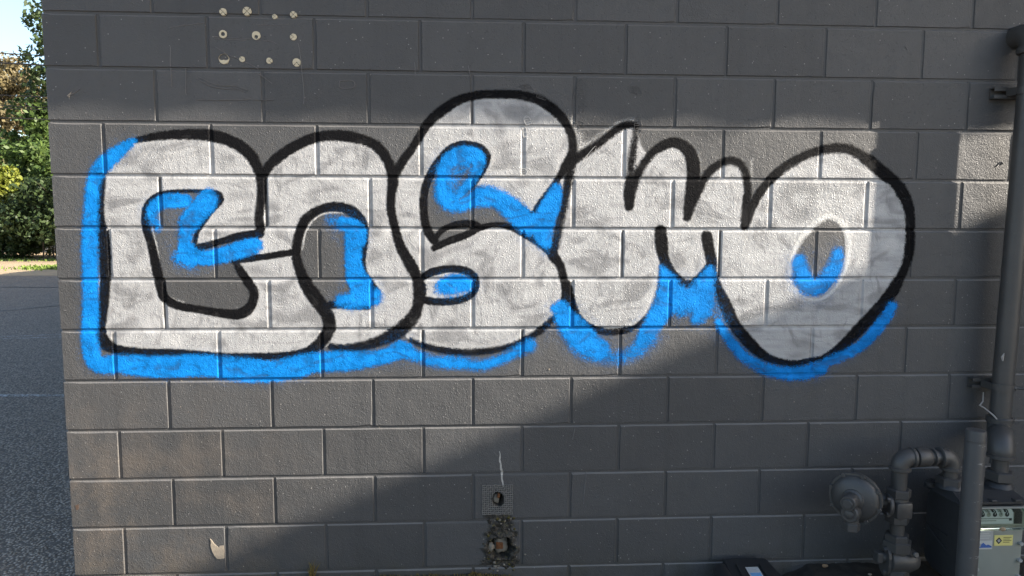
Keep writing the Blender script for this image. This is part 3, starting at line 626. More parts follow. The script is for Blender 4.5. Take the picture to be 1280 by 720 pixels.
RID = [
 [(.524,2.128),(.522,2.09),(.520,2.052),(.522,2.028)],[(.468,2.13),(.467,2.06)],[(.56,2.012),(.66,2.012),(.76,2.014),(.85,2.013)],
 [(.57,2.10),(.62,2.075),(.66,2.066),(.71,2.065),(.755,2.05)],[(.565,2.092),(.61,2.066),(.66,2.055),(.71,2.056),(.75,2.042)],
 [(.795,2.115),(.82,2.098),(.85,2.075)],[(.952,2.23),(.958,2.20),(.963,2.14),(.968,2.08),(.970,2.025),(.968,2.00)],
 [(.635,2.25),(.70,2.246),(.78,2.242),(.85,2.235),(.87,2.228)],[(.635,2.242),(.70,2.239),(.76,2.238)],[(.68,2.185),(.73,2.165),(.78,2.142),(.80,2.130)],
 [(.64,2.21),(.68,2.185)],[(.795,2.298),(.85,2.296),(.92,2.301)],[(.47,2.28),(.53,2.29),(.60,2.30)],[(.47,2.21),(.468,2.17),(.466,2.135)],
 [(1.40,2.165),(1.402,2.14),(1.402,2.115)],[(1.61,2.155),(1.618,2.115)],[(1.11,2.09),(1.16,2.091),(1.162,2.065),(1.11,2.064),(1.11,2.09)],
 [(.075,2.015),(.10,2.03),(.125,2.045)],[(2.05,.69),(2.04,.64)],[(2.10,.50),(2.095,.44),(2.09,.36)],
 [(3.80,1.78),(3.82,1.80),(3.83,1.79)],[(3.56,1.75),(3.575,1.745)],[(3.38,2.26),(3.39,2.245)]]
for q in RID: ridge(q)
def residue(x, z, w, h, ang, n, m):                            # wrinkled tape left under the paint: fine ribs inside a rim
    b = MB(); ca, sa = math.cos(ang), math.sin(ang)
    def at(u, v): return (x + u * ca - v * sa, -.0004, z + u * sa + v * ca)
    rim = [at(w / 2 * math.cos(t) * (1 + .2 * math.sin(2 * t + x * 9)), h / 2 * math.sin(t) * (1 + .15 * math.cos(3 * t + z * 7))) for t in np.linspace(0, 6.1, 26)]
    b.tube(rim, .0010, 5)
    for k in range(n):
        v = h * (-.38 + .76 * k / max(1, n - 1)); ww = w / 2 * math.sqrt(max(.05, 1 - (2 * v / h) ** 2)) * rng.uniform(.6, .95)
        b.tube([at(-ww, v), at(0, v + rng.uniform(-.001, .001)), at(ww * rng.uniform(.5, 1), v)], .0009, 5)
    b.build('tape_residue', m, wall, True)
SILP = plain('silver_paint_plain', (.42, .42, .415), .45, .5, .25)
for q in [(2.055,2.07,.045,.075,0,8,WALL),(2.06,2.00,.022,.045,.1,3,WALL),(2.275,2.07,.05,.03,-.4,6,WALL),(1.84,2.075,.05,.02,0,4,WALL),(1.90,2.04,.05,.02,-.3,4,WALL),
          (1.845,1.945,.03,.035,.2,4,SILP),(1.835,1.90,.018,.04,0,3,SILP),(1.935,1.875,.045,.025,.7,5,SILP),(2.05,1.93,.045,.03,.3,5,WALL),(2.29,1.93,.025,.075,0,7,WALL),
          (2.09,1.80,.11,.022,.95,3,SILP),(1.83,1.745,.03,.03,.4,4,SILP)]: residue(*q)
# flaked paint showing bare block, and a white streak above the screened hole
BARE = plain('bare_concrete', (.30, .255, .20), .9, .2, .4, 60, .0015, 150)
def flake(pts, m, name='paint_chip', d=.0012):
    n = len(pts); V = [(x, -d, z) for x, z in pts] + [(x, .001, z) for x, z in pts]
    mesh(name, V, [tuple(range(n))[::-1]] + [(i, (i + 1) % n, n + (i + 1) % n, n + i) for i in range(n)], m, wall)
flake([(.545,.243),(.552,.236),(.560,.222),(.570,.212),(.578,.205),(.583,.211),(.598,.212),(.600,.190),(.599,.158),(.585,.155),(.570,.157),(.560,.170),(.552,.188),(.546,.212),(.548,.228)], BARE)
flake([(.075,2.02),(.085,2.028),(.093,2.036),(.088,2.022),(.084,2.012)], BARE); flake([(1.937,.94),(1.941,.944),(1.945,.938),(1.94,.934)], BARE); flake([(.017,.395),(.03,.40),(.03,.38),(.02,.375)], plain('rust_mark', (.09, .06, .045), .8, .2))
for _ in range(26):
    x, z = rng.uniform(.1, 3.6), rng.uniform(.1, 1.0); s_ = rng.uniform(.0012, .0028)
    flake([(x - s_, z), (x, z - s_ * .8), (x + s_ * .9, z), (x, z + s_)], BARE, 'paint_fleck')
WSTR = plain('white_drip', (.36, .35, .33), .7, .3, .35, 80)
V = []; F = []
for i in range(31):
    u = i / 30; z = .595 - u * .155; x = 1.735 + .016 * u + .004 * mnoise.noise((u * 6, 0, 0)); w = .0008 + .0052 * (math.sin(u * 2.9) ** .7 if 0 < u < 1 else .2) * (.5 + .9 * abs(mnoise.noise((u * 9, 2, 0))))
    y = -.0014 if abs(z - .501) > .009 else .003
    V += [(x - w, y, z), (x + w, y, z)]
    if i: n = len(V); F.append((n - 4, n - 3, n - 1, n - 2))
mesh('white_streak', V, F, WSTR, wall)
# wire mesh screen over the small hole
scr = empty('wire_mesh_patch', (1.728, -.004, .322), 'small square of black wire mesh over a pipe hole, with a rusty plug behind', 'mesh patch')
MESHM = plain('painted_wire', (.14, .135, .125), .5, .5, .3)
for ax in (0, 1):
    for k in range(16):
        u = -.063 + .126 * k / 15 + rng.uniform(-.0008, .0008)
        pts = []
        for j in range(13):
            s_ = -.064 + .128 * j / 12; x, z = (u, s_) if ax == 0 else (s_, u)
            if math.hypot(x - .002, (z - .002) / 1.2) < .024: 
                if len(pts) > 1: MB().tube(pts, .0014, 5).build('wire', MESHM, scr)
                pts = []; continue
            pts.append((1.728 + x + .0035 * mnoise.noise((x * 30, z * 30, 0)), -.0034 - .0014 * (1 if (j + k) % 2 else -1) - .003 * mnoise.noise((x * 22, z * 22, 5)), .387 + z + .003 * mnoise.noise((x * 30, z * 30, 8))))
        if len(pts) > 1: MB().tube(pts, .0014, 5).build('wire', MESHM, scr)
BROKM = plain('tarry_mortar', (.030, .027, .022), .9, .2, .4, 60); MOSSY = plain('olive_moss', (.075, .065, .022), .95, .1, .4, 70)
# crumbs of mortar and moss lodged round the broken hole
for i in range(44):
    x, z = 1.738 + rng.uniform(-.06, .06), rng.choice([rng.uniform(.288, .315), rng.uniform(.07, .112)]); s_ = rng.uniform(.003, .0075)
    lump('mortar_crumb', (x, .001, z), (s_ * 1.3, s_ * .7, s_), (BROKM, BROKM, MOSSY, STONE)[i % 4], wall, i + 70, 1, .5)
for i in range(38):
    a = rng.uniform(0, 6.28); r_ = .055 + abs(rng.gauss(0, .018)); s_ = rng.uniform(.002, .0065)
    x, z = 1.742 + math.cos(a) * r_ * .95, max(.07, min(.292, .185 + math.sin(a) * r_ * 1.35))
    lump('mortar_crumb', (x, -.001, z), (s_, s_ * .8, s_ * rng.uniform(.6, 1.1)), (STONE, BROKM, MOSSY)[i % 3], wall, i, 1, .4)
# ------------------------------------------------------------------ gas service
def smooth_path(*segs):
    out = []
    for s_ in segs: out += [Vector(p) for p in s_]
    return out
DN = (0, 0, -1); PX, PY = 3.825, -.087
riser = empty('gas_riser_pipe', (PX, PY, .55), 'tall dark painted gas pipe clamped to the wall above the meter', 'pipe')
MB().cyl((PX + .024, PY, 2.245), (PX, PY, .735), .0395, 28).build('pipe', IRON, riser, True)
tp = Vector((PX + .024, PY, 2.30))
e = MB().tube(smooth_path([(tp.x, .03, 2.30)], arc(tp, (0, -1, 0), DN, .055, 10), [(tp.x, PY, 2.235)]), .046, 24)
e.lathe([(.052, 0), (.054, .006), (.054, .018), (.052, .024)], (tp.x, PY, 2.243), DN, 28).build('elbow', IRON, riser, True)
def clamp(z, px, reach=.085):
    g = MB()                                                    # slotted strut channel on the wall
    g.box(px - reach, px + reach + .02, -.030, -.001, z + .006, z + .0105).box(px - reach, px + reach + .02, -.030, -.001, z - .034, z - .0295).box(px - reach, px + reach + .02, -.006, -.0012, z - .030, z + .0065)
    g.box(px - reach, px + reach + .02, -.030, -.0265, z - .004, z + .0062).box(px - reach, px + reach + .02, -.030, -.0265, z - .0297, z - .020)
    ch = g.build('strut_channel', IRON, riser)
    s_ = MB(); pts = []
    for k in range(25):
        a = math.pi * (-.06 + 1.12 * k / 24); pts.append((px + .0425 * math.cos(a), PY - .0425 * math.sin(a), 0))
    pts = [(px + .045, -.028, 0)] + pts + [(px - .045, -.028, 0)]
    V = []; F = []
    for x, y, _ in pts:
        d = Vector((x - px, y - PY, 0)); d = d.normalized() * .0025 if d.length else d
        V += [(x, y, z - .026), (x + d.x, y + d.y, z - .026), (x + d.x, y + d.y, z + .003), (x, y, z + .003)]
    for i in range(len(pts) - 1):
        a = i * 4; b = a + 4
        for k in range(4): F.append((a + k, a + (k + 1) % 4, b + (k + 1) % 4, b + k))
    s_.add(V, F); s_.build('strap', IRON, riser)
    MB().cyl((px + .030, PY - .03, z - .011), (px + .062, PY - .048, z - .011), .006, 10).hexnut((px + .028, PY - .029, z - .011), (px + .036, PY - .0335, z - .011), .011).build('bolt', IRON, riser)
clamp(.882, PX - .001); clamp(2.086, PX + .021, .098)
# lower end: collar, two bends swinging out to the meter, union nut
o1 = Vector((PX, PY, .675)); dirn = Vector((-.075, -.115, 0)).normalized(); o2 = Vector((3.75, -.2, .675))
low = MB().lathe([(.040, 0), (.050, .004), (.051, .022), (.046, .027)], (PX, PY, .715), (0, 0, 1), 26)
low.tube(smooth_path([(PX, PY, .73)], arc(o1, DN, dirn, .045, 8), arc(o2, dirn, DN, .05, 8), [(o2.x, o2.y, .605)]), [.045] * 9 + [.047] * 10 + [.041], 24)
low.lathe([(.041, 0), (.050, .004), (.050, .016), (.042, .02)], (o2.x, o2.y, .603), (0, 0, 1), 26).build('lower_elbow', IRON, riser, True)
MB().cyl((o2.x, o2.y, .61), (o2.x, o2.y, .50), .030, 22).build('nipple', IRON, riser, True)
MB().hexnut((o2.x, o2.y, .552), (o2.x, o2.y, .512), .053, .2).build('union_nut', IRON, riser)
TEND = plain('dry_tendril', (.30, .28, .26), .8, .2, .2)
MB().tube([(PX - .055, -.055, .838), (PX - .058, -.06, .80), (PX - .078, -.07, .785), (PX - .06, -.075, .775), (PX - .045, -.11, .752), (PX - .03, -.121, .73), (PX - .018, -.123, .718)], [.002, .003, .004, .003, .0035, .003, .002], 6).build('peeling_paint', TEND, riser, True)
flk = MB().tube([(PX - .034, PY - .036, .985), (PX - .037, PY - .036, 1.0), (PX - .031, PY - .037, 1.018)], [.003, .006, .001], 5); flk.build('peeling_paint', TEND, riser)

inl = empty('gas_inlet_pipe', (3.34, -.2, 0), 'dark looped gas inlet pipe with hex unions rising from the ground to the meter', 'pipe')
X1, X2, YI, ZT = 3.333, 3.543, -.2, .612
loop = MB().cyl((X1, YI, .47), (X1, YI, .575), .0285, 24).cyl((X1 + .03, YI, ZT), (X2 - .03, YI, ZT), .027, 24).cyl((X2, YI, .58), (X2, YI, .49), .027, 24)
loop.build('pipe', IRON, inl, True)
def elbow(c, a, b, r, name='elbow'):
    c = Vector(c); a = Vector(a); b = Vector(b); m = MB()
    m.tube(smooth_path([c - a * .045], arc(c, a, b, .036, 9), [c + b * .045]), r, 24)
    m.lathe([(r, 0), (r + .005, .003), (r + .005, .013), (r, .016)], c - a * .052, a, 26).lathe([(r, 0), (r + .005, .003), (r + .005, .013), (r, .016)], c + b * .038, b, 26)
    m.build(name, IRON, inl, True)
elbow((X1, YI, ZT), (0, 0, 1), (1, 0, 0), .0355); elbow((X2, YI, ZT), (1, 0, 0), (0, 0, -1), .0355)
MB().lathe([(.029, 0), (.0375, .004), (.039, .012), (.037, .045), (.033, .060), (.028, .064)], (X1 + .058, YI, ZT), (1, 0, 0), 28).lathe([(.028, 0), (.034, .003), (.034, .013), (.028, .016)], (X1 + .128, YI, ZT), (1, 0, 0), 26).build('union', IRON, inl, True)
MB().hexnut((X2, YI, .530), (X2, YI, .492), .050, .5).build('union_nut', IRON, inl)
MB().hexnut((X1, YI, .486), (X1, YI, .450), .047, .25).build('union_nut', IRON, inl)
body = MB().lathe([(.036, 0), (.040, .01), (.042, .05), (.038, .085), (.036, .10)], (X1, YI, .352), (0, 0, 1), 24).box(X1 - .030, X1 + .036, YI - .045, YI + .04, .372, .44, .008)
body.build('regulator_body', IRON, inl, True)
MB().hexnut((X1, YI, .380), (X1, YI, .345), .046, .25).build('union_nut', IRON, inl)
MB().cyl((X1 + .003, YI, .36), (X1 + .003, YI, .27), .0265, 22).build('pipe', IRON, inl, True)
MB().hexnut((X1 + .004, YI, .297), (X1 + .004, YI, .268), .047, .1).build('bushing', IRON, inl)
MB().hexnut((X1 + .006, YI, .272), (X1 + .006, YI, .228), .056, .1).build('bushing', IRON, inl)
VZ_ = .188
val = MB().lathe([(.030, 0), (.047, .006), (.050, .03), (.050, .085), (.043, .105), (.038, .118), (.034, .122)], (X1 - .035, YI, VZ_), (1, 0, -.03), 28).cyl((X1 + .008, YI, VZ_ + .05), (X1 + .008, YI, .10), .040, 22)
val.build('valve_body', IRON, inl, True)
pl = MB(); prof = []
for k in range(20):
    a = 2 * math.pi * k / 20; prof.append((YI + .036 * math.cos(a) * (1 + .25 * abs(math.sin(a))), VZ_ + .062 * math.sin(a)))
pl.add([(X1 - .046, y, z) for y, z in prof] + [(X1 - .034, y, z) for y, z in prof], [tuple(range(20)), tuple(range(20, 40))[::-1]] + [(i, 20 + i, 20 + (i + 1) % 20, (i + 1) % 20) for i in range(20)])
pl.build('valve_flange', IRON, inl)
MB().cyl((X1 - .046, YI, VZ_ + .012), (X1 - .06, YI, VZ_ + .012), .022, 18).box(X1 - .082, X1 - .058, YI - .019, YI + .019, VZ_ - .008, VZ_ + .034, .003).build('valve_key', IRON, inl)
for (dz, dy) in ((.048, -.012), (-.046, -.014)):
    MB().hexnut((X1 - .034, YI + dy, VZ_ + dz), (X1 - .056, YI + dy, VZ_ + dz), .010).build('bolt', IRON, inl)
MB().cyl((X1 + .052, YI - .045, VZ_ + .040), (X1 + .052, YI - .058, VZ_ + .044), .012, 14, .003).build('bolt', IRON, inl)
MB().hexnut((X1 + .006, YI, .152), (X1 + .006, YI, .112), .050, .4).build('union_nut', IRON, inl)
MB().cyl((X1 + .006, YI, .13), (X1 + .006, YI, -.05), .028, 20).build('pipe', IRON, inl, True)

reg = empty('gas_regulator', (3.16, -.2, .34), 'round dark gas regulator with bolted diaphragm case beside the inlet pipe', 'regulator')
RC = Vector((3.152, -.205, .452)); RA = Vector((-.69, -.71, .02)).normalized(); RS = RA.cross(Vector((0, 0, 1))).normalized(); RU = RS.cross(RA)
MB().lathe([(.075, -.030), (.084, -.012), (.099, -.010), (.1005, -.006), (.1005, .002), (.099, .005)], RC, RA, 44).build('flange', IRON, reg, True)
MB().lathe([(.090, .0055), (.089, .012), (.085, .019), (.074, .026), (.058, .032), (.042, .036), (.036, .044)], RC, RA, 44).build('diaphragm_case', IRON, reg, True)
for k in range(8):
    a = 2 * math.pi * (k + .35) / 8; c = RC + (RS * math.cos(a) + RU * math.sin(a)) * .0945
    MB().hexnut(c + RA * .003, c + RA * .014, .0095, a).build('bolt', IRON, reg)
cp = RC + RU * .004 + RS * -.0
MB().lathe([(.040, .03), (.039, .044), (.031, .050), (.030, .100), (.027, .104)], cp, RA, 26).hexnut(cp + RA * .102, cp + RA * .112, .021).build('spring_cap', IRON, reg, True)
vb = RC - RU * .046 + RA * .028
MB().lathe([(.036, 0), (.035, .044), (.030, .050)], vb, RA, 24).hexnut(vb + RA * .049, vb + RA * .057, .019).cyl(vb + RA * .016, vb + RA * .016 + Vector((0, 0, -.058)), .029, 20).hexnut(vb + RA * .016 + Vector((0, 0, -.040)), vb + RA * .016 + Vector((0, 0, -.074)), .035).build('vent', IRON, reg, True)
th = Vector((3.322, -.2, .415)); tb = RC - RA * .028
MB().tube([tb, tb - RA * .02 + Vector((.02, 0, -.004)), tb + Vector((.075, .012, -.012)), th], [.036, .034, .028, .028], 20).build('neck', IRON, reg, True)
MB().cyl((3.283, -.197, .418), (3.299, -.199, .417), .046, 26, .003).build('mounting_flange', IRON, reg, True)
for dz in (-.03, .03): MB().hexnut((3.283, -.225, .418 + dz), (3.270, -.225, .418 + dz), .010).build('bolt', IRON, reg)

mtr = empty('gas_meter', (3.645, -.2, .1), 'grey gas meter with white dial panel and black casing behind the bollard', 'gas meter')
CASE = plain('black_casting', (.030, .031, .033), .5, .45, .3, 25, .0006, 160)
GREY = plain('grey_meter_paint', (.215, .228, .20), .5, .4, .12, 14, .0004, 140)
b = MB(); prof = [(-.300, .16), (-.290, .135), (-.25, .118), (-.15, .118), (-.11, .135), (-.098, .165), (-.098, .43), (-.115, .455), (-.15, .468), (-.285, .468), (-.300, .455)]
n = len(prof); xs = [(3.522, .94), (3.530, 1.0), (3.768, 1.0), (3.776, .94)]
V = []
for x, k in xs: V += [(x, -.17 + (y + .17) * k, .29 + (z - .29) * k) for y, z in prof]
F = [tuple(range(n)), tuple(range(3 * n, 4 * n))[::-1]] + [(i + j * n, i + (j + 1) * n, (i + 1) % n + (j + 1) * n, (i + 1) % n + j * n) for j in range(3) for i in range(n)]
b.add(V, F).build('casing', CASE, mtr)
MB().tube([(3.519, -.12, .285), (3.519, -.18, .262), (3.519, -.24, .238)], .003, 6).box(3.517, 3.524, -.235, -.115, .300, .302).build('casing_seam', CASE, mtr)
MB().box(3.578, 3.776, -.312, -.285, .095, .392, .010).build('front_cover', GREY, mtr, True)
for (x, z) in [(3.764, .300), (3.764, .232), (3.764, .365), (3.764, .165), (3.590, .30), (3.590, .2)]:
    MB().hexnut((x, -.308, z), (x, -.324, z), .0085).build('bolt', plain('dull_zinc', (.30, .30, .29), .45, .5) if 'dull_zinc' not in bpy.data.materials else bpy.data.materials['dull_zinc'], mtr)
V = [(3.505, -.095, .452), (3.785, -.095, .452), (3.785, -.30, .452), (3.505, -.30, .452), (3.525, -.11, .492), (3.765, -.11, .492), (3.768, -.245, .490), (3.522, -.245, .490), (3.785, -.318, .462), (3.505, -.318, .462), (3.783, -.318, .470), (3.507, -.318, .470)]
MB().add(V, [(4, 7, 6, 5), (0, 1, 2, 3), (0, 4, 5, 1), (1, 5, 6, 10, 8, 2), (7, 11, 10, 6), (3, 9, 11, 7, 4, 0), (9, 8, 10, 11), (2, 8, 9, 3)]).build('top_cover', CASE, mtr)
for x in (3.545, 3.64, 3.735): MB().box(x - .012, x + .012, -.324, -.30, .471, .480, .002).build('cover_lug', CASE, mtr)
MB().lathe([(.020, 0), (.024, .004), (.024, .02), (.018, .026)], (3.512, -.13, .462), (0, 0, 1), 14).build('cover_bolt', CASE, mtr, True)
for x in (X2, o2.x): MB().lathe([(.052, 0), (.046, .014), (.036, .022)], (x, -.2, .488), (0, 0, 1), 26).build('hub', CASE, mtr, True)
WHT = plain('dial_white', (.46, .46, .44), .5, .3, .06); INK = plain('printed_black', (.02, .02, .02), .5, .3, .1); GRN = plain('dial_green', (.10, .19, .14), .4, .4, .15)
LED = plain('aged_plastic', (.24, .24, .20), .4, .4, .12)
MB().box(3.545, 3.795, -.330, -.311, .383, .452, .003).build('index_frame', LED, mtr)
MB().box(3.560, 3.706, -.3325, -.3308, .393, .444).build('dial_plate', WHT, mtr)
MB().box(3.712, 3.742, -.3325, -.3308, .392, .444).build('dial_window', INK, mtr); MB().box(3.752, 3.79, -.3325, -.3308, .392, .440).build('dial_window', GRN, mtr)
for k in range(5):
    c = (3.585 + k * .024, -.3328, .428); MB().lathe([(.0075, 0), (.0085, .0012), (.006, .0014)], c, (0, -1, 0), 16).build('dial', INK if k % 2 == 0 else LED, mtr)
    MB().box(c[0] - .0008, c[0] + .0008, -.3352, -.3345, .428, .4345).build('pointer', WHT if k % 2 == 0 else INK, mtr)
MB().box(3.57, 3.69, -.3338, -.3330, .412, .4135).box(3.57, 3.64, -.3338, -.3330, .404, .4055).build('print_line', INK, mtr)
MB().box(3.690, 3.700, -.3345, -.3330, .405, .414).build('counter_wheel', INK, mtr)
t = NT('clear_cover'); g = t.new('ShaderNodeBsdfGlass'); g.inputs['IOR'].default_value = 1.12; g.inputs['Roughness'].default_value = .06; g.inputs['Color'].default_value = (.93, .97, .94, 1); t.l.new(g.outputs[0], t.out.inputs[0])
MB().box(3.548, 3.80, -.375, -.3415, .380, .456, .006).build('index_cover', t.m, mtr, True)
lump('wasp_mud', (3.634, -.379, .390), (.012, .006, .008), plain('dried_mud', (.30, .22, .14), .9, .1), mtr, 4, 2)
# rating labels
BLU = plain('label_blue', (.05, .11, .32), .5, .3, .1); YEL = plain('label_yellow', (.62, .55, .20), .5, .3, .06); TIN = plain('label_tin', (.34, .34, .33), .4, .5, .1)
l1 = MB().box(3.588, 3.651, -.3140, -.3118, .277, .361, .001).build('rating_label', TIN, mtr)
MB().box(3.591, 3.648, -.3146, -.3139, .281, .313).build('label_field', WHT, l1)
MB().add([(3.592, -.3150, .285), (3.647, -.3150, .285), (3.647, -.3150, .291), (3.632, -.3150, .298), (3.625, -.3150, .295), (3.612, -.3150, .306), (3.600, -.3150, .296), (3.592, -.3150, .292)], [tuple(range(8))]).build('label_logo', BLU, l1)
for k in range(4): MB().box(3.594, 3.640 - .006 * (k % 2), -.3146, -.3139, .349 - k * .009, .3525 - k * .009).build('print_line', WHT, l1)
l2 = MB().box(3.657, 3.733, -.3140, -.3118, .291, .334, .001).build('warning_label', YEL, mtr)
MB().add([(3.662, -.3146, .3125), (3.675, -.3146, .2985), (3.688, -.3146, .3125), (3.675, -.3146, .3265)], [(0, 1, 2, 3)]).build('warning_diamond', INK, l2)
MB().add([(3.668, -.3151, .3125), (3.675, -.3151, .305), (3.682, -.3151, .3125), (3.675, -.3151, .320)], [(0, 1, 2, 3)]).build('diamond_symbol', TIN, l2)
for k in range(4): MB().box(3.693, 3.726 - .007 * (k % 2), -.3146, -.3139, .324 - k * .0065, .3258 - k * .0065).build('print_line', INK, l2)

BX, BY = 3.41, -.50
boll = empty('bollard', (BX, BY, 0), 'dark painted steel post with chalky scuffs standing before the gas meter', 'bollard')
bm_ = NT('scuffed_post'); x_, y_, z_ = bm_.xyz()
bc = bm_.mix(bm_.noise(10, 4), (.046, .047, .048), (.066, .066, .066))
sv = bm_.vec(bm_.pos(), (60, 60, 150))
sc = bm_.math('MULTIPLY', bm_.ramp(bm_.math('SINE', bm_.math('MULTIPLY', z_, 92.0)), .80, .99), bm_.ramp(bm_.noise(1, 4, .7, sv), .52, .62))
sc = bm_.math('MULTIPLY', sc, bm_.ramp(x_, BX - .022, BX + .002))
bc = bm_.mix(bm_.math('MULTIPLY', sc, .8), bc, (.30, .30, .29))
POST = bm_.set(bc, .5, .4, bm_.bump(bm_.noise(160, 3), .5, .0007))
MB().lathe([(.0335, 0), (.0335, .808), (.031, .8155), (.024, .817)], (BX, BY, 0), (0, 0, 1), 36).build('post', POST, boll, True)
MB().lathe([(.0345, .775), (.0347, .778), (.0345, .782)], (BX, BY, 0), (0, 0, 1), 36).build('cap_seam', POST, boll, True)

# ------------------------------------------------------------------ black bait box on the ground, leaf, debris
PLB = plain('black_plastic', (.018, .018, .019), .42, .5, .2, 30, .0005, 200)
bait = empty('bait_station', (2.77, -.17, 0), 'low black plastic bait box with a white and blue label by the wall', 'bait box')
x0, x1, y0, y1 = 2.665, 2.865, -.33, -.035
V = [(x0, y0, .012), (x1 + .05, y0, .012), (x1 + .02, y1, .012), (x0 + .0, y1, .012), (x0 + .012, y0 + .015, .080), (x1 + .05, y0 + .015, .080), (x1 + .0, y1 - .006, .124), (x0 + .02, y1 - .006, .124)]
MB().add(V, [(0, 1, 2, 3)[::-1], (0, 1, 5, 4), (1, 2, 6, 5), (2, 3, 7, 6), (3, 0, 4, 7), (4, 5, 6, 7)]).build('lid', PLB, bait)
MB().box(x0 - .006, x1 + .055, y0 - .006, y1 + .004, .001, .0135, .003).build('base', PLB, bait)
MB().tube([(x0 + .004, y1 - .03, .083), (x0 - .002, y1 - .12, .072), (x0 - .006, y0 + .01, .055)], [.036, .040, .036], 16).build('tunnel', PLB, bait, True)
def lidz(y): return .080 + (y - (y0 + .015)) / (y1 - .006 - y0 - .015) * .044
def onlid(xa, xb, ya, yb, h, name, m, par):
    MB().add([(xa, ya, lidz(ya) - .001), (xb, ya, lidz(ya) - .001), (xb, yb, lidz(yb) - .001), (xa, yb, lidz(yb) - .001), (xa, ya, lidz(ya) + h), (xb, ya, lidz(ya) + h), (xb, yb, lidz(yb) + h), (xa, yb, lidz(yb) + h)], [(0, 1, 5, 4), (1, 2, 6, 5), (2, 3, 7, 6), (3, 0, 4, 7), (4, 5, 6, 7)]).build(name, m, par)
onlid(2.722, 2.742, -.22, -.085, .008, 'lid_rib', PLB, bait); onlid(2.822, 2.842, -.22, -.085, .008, 'lid_rib', PLB, bait)
onlid(2.757, 2.811, -.20, -.098, .0012, 'label', WHT, bait); onlid(2.762, 2.806, -.20, -.135, .0018, 'label_band', plain('sky_blue_print', (.16, .33, .55), .5, .3, .1), bait)
for k in range(3): onlid(2.764, 2.801 - .006 * k, -.126 + k * .009, -.1235 + k * .009, .0018, 'print_line', TIN, bait)
LEAF = plain('dry_leaf', (.42, .27, .15), .8, .2, .3, 60)
def leaf(x, y, z, s, a, label):
    V = []; F = []; n = 9
    for i in range(n):
        u = i / (n - 1); w = s * .33 * math.sin(math.pi * min(1, u * 1.02)) ** .8; c = .35 * s * (u - .5) ** 2 * 2
        for k in (-1, 0, 1): V.append((x + (u - .5) * s * math.cos(a) - k * w * math.sin(a), y + (u - .5) * s * math.sin(a) + k * w * math.cos(a), z + c + abs(k) * w * .7))
        if i: q = (i - 1) * 3; F += [(q, q + 1, q + 4, q + 3), (q + 1, q + 2, q + 5, q + 4)]
    mesh('dry_leaf', V, F, LEAF, None, True, label=label, cat='leaf')
leaf(3.128, -.045, .078, .036, .6, 'curled brown dry leaf on the soil beneath the regulator')
# soil washed against the foot of the wall
SOIL = plain('dark_soil', (.042, .037, .031), .95, .15, .5, 30, .004, 90)
def soilz(x, y):
    h = .012 + .066 * max(0, min(1, (x - 2.93) / .14)) * max(0, min(1, (4.6 - x) / .3)) + .058 * max(0, min(1, (x - .70) / .2)) * max(0, min(1, (1.92 - x) / .2)) + .05 * math.exp(-((x - .47) / .14) ** 2)
    return h * (1 - .75 * min(1, max(0, (-y) / .45)) ** 1.3) + .010 * mnoise.fractal((x * 9, y * 9, 0), 1.0, 2.0, 4) + .006 * mnoise.noise((x * 40, y * 40, 2)) - .006
V = []; F = []; nx, ny = 420, 36
for j in range(ny + 1):
    for i in range(nx + 1):
        x = .02 + 4.8 * i / nx; y = .006 - .62 * j / ny; V.append((x, y, soilz(x, y) - .03 * max(0, (j / ny - .8) / .2)))
for j in range(ny):
    for i in range(nx): a = j * (nx + 1) + i; F.append((a, a + nx + 1, a + nx + 2, a + 1))
mesh('soil', V, F, SOIL, None, True, kind='structure')
MOSS = plain('yellow_moss', (.15, .115, .040), .9, .15, .5, 70)
mp = []
def sprinkle(xa, xb, n, ya=-.035, yb=-.004):
    for _ in range(n):
        x = rng.uniform(xa, xb); y = rng.uniform(ya, yb)
        if mnoise.noise((x * 14, 3, 0)) + .35 < rng.random() * .9: continue
        mp.append((x, y, soilz(x, y) - .004))
sprinkle(.78, 1.66, 1500); sprinkle(1.62, 1.92, 1400, -.05); sprinkle(.30, .66, 900); sprinkle(2.1, 2.5, 160)
tufts('moss', mp, .013, .0045, MOSS, 'yellow green moss growing along the foot of the wall', 'moss', .8)
mp2 = [(.955 + rng.uniform(-.012, .012), -.012 + rng.uniform(-.008, .008), .07) for _ in range(26)] + [(.80 + rng.uniform(-.06, .06), -.02, .03) for _ in range(14)]
tufts('weed', mp2, .07, .004, MOSS, 'thin dry weed sprouting from the wall foot', 'weed', .5)
for i, (x, y, s_) in enumerate([(.40, -.02, .02), (.455, -.03, .012), (.60, -.025, .014), (.62, -.02, .010), (1.27, -.03, .011), (1.93, -.02, .010), (3.30, -.09, .009), (2.30, -.03, .007)]):
    lump('pebble', (x, y, soilz(x, y) + s_ * .3), (s_, s_ * .8, s_ * .55), BARE, None, i, 2)
    o = bpy.data.objects[-1] if False else [q for q in col.objects if q.name.startswith('pebble')][-1]
    o['label'] = 'pale pebble lying in the soil at the wall foot'; o['category'] = 'pebble'; o['group'] = 'pebbles at the wall foot'
WIRES = [(6.15, 0.011, 'thin overhead cable, the highest crossing the trees'), (5.89, 0.021, 'thick black overhead cable, second from the top'), (5.03, 0.012, 'overhead cable crossing the treetops in the middle of the set'), (4.75, 0.010, 'thin overhead cable, upper one of a close pair'), (4.68, 0.010, 'thin overhead cable, lower one of a close pair'), (4.42, 0.014, 'lowest overhead cable crossing in front of the trees')]
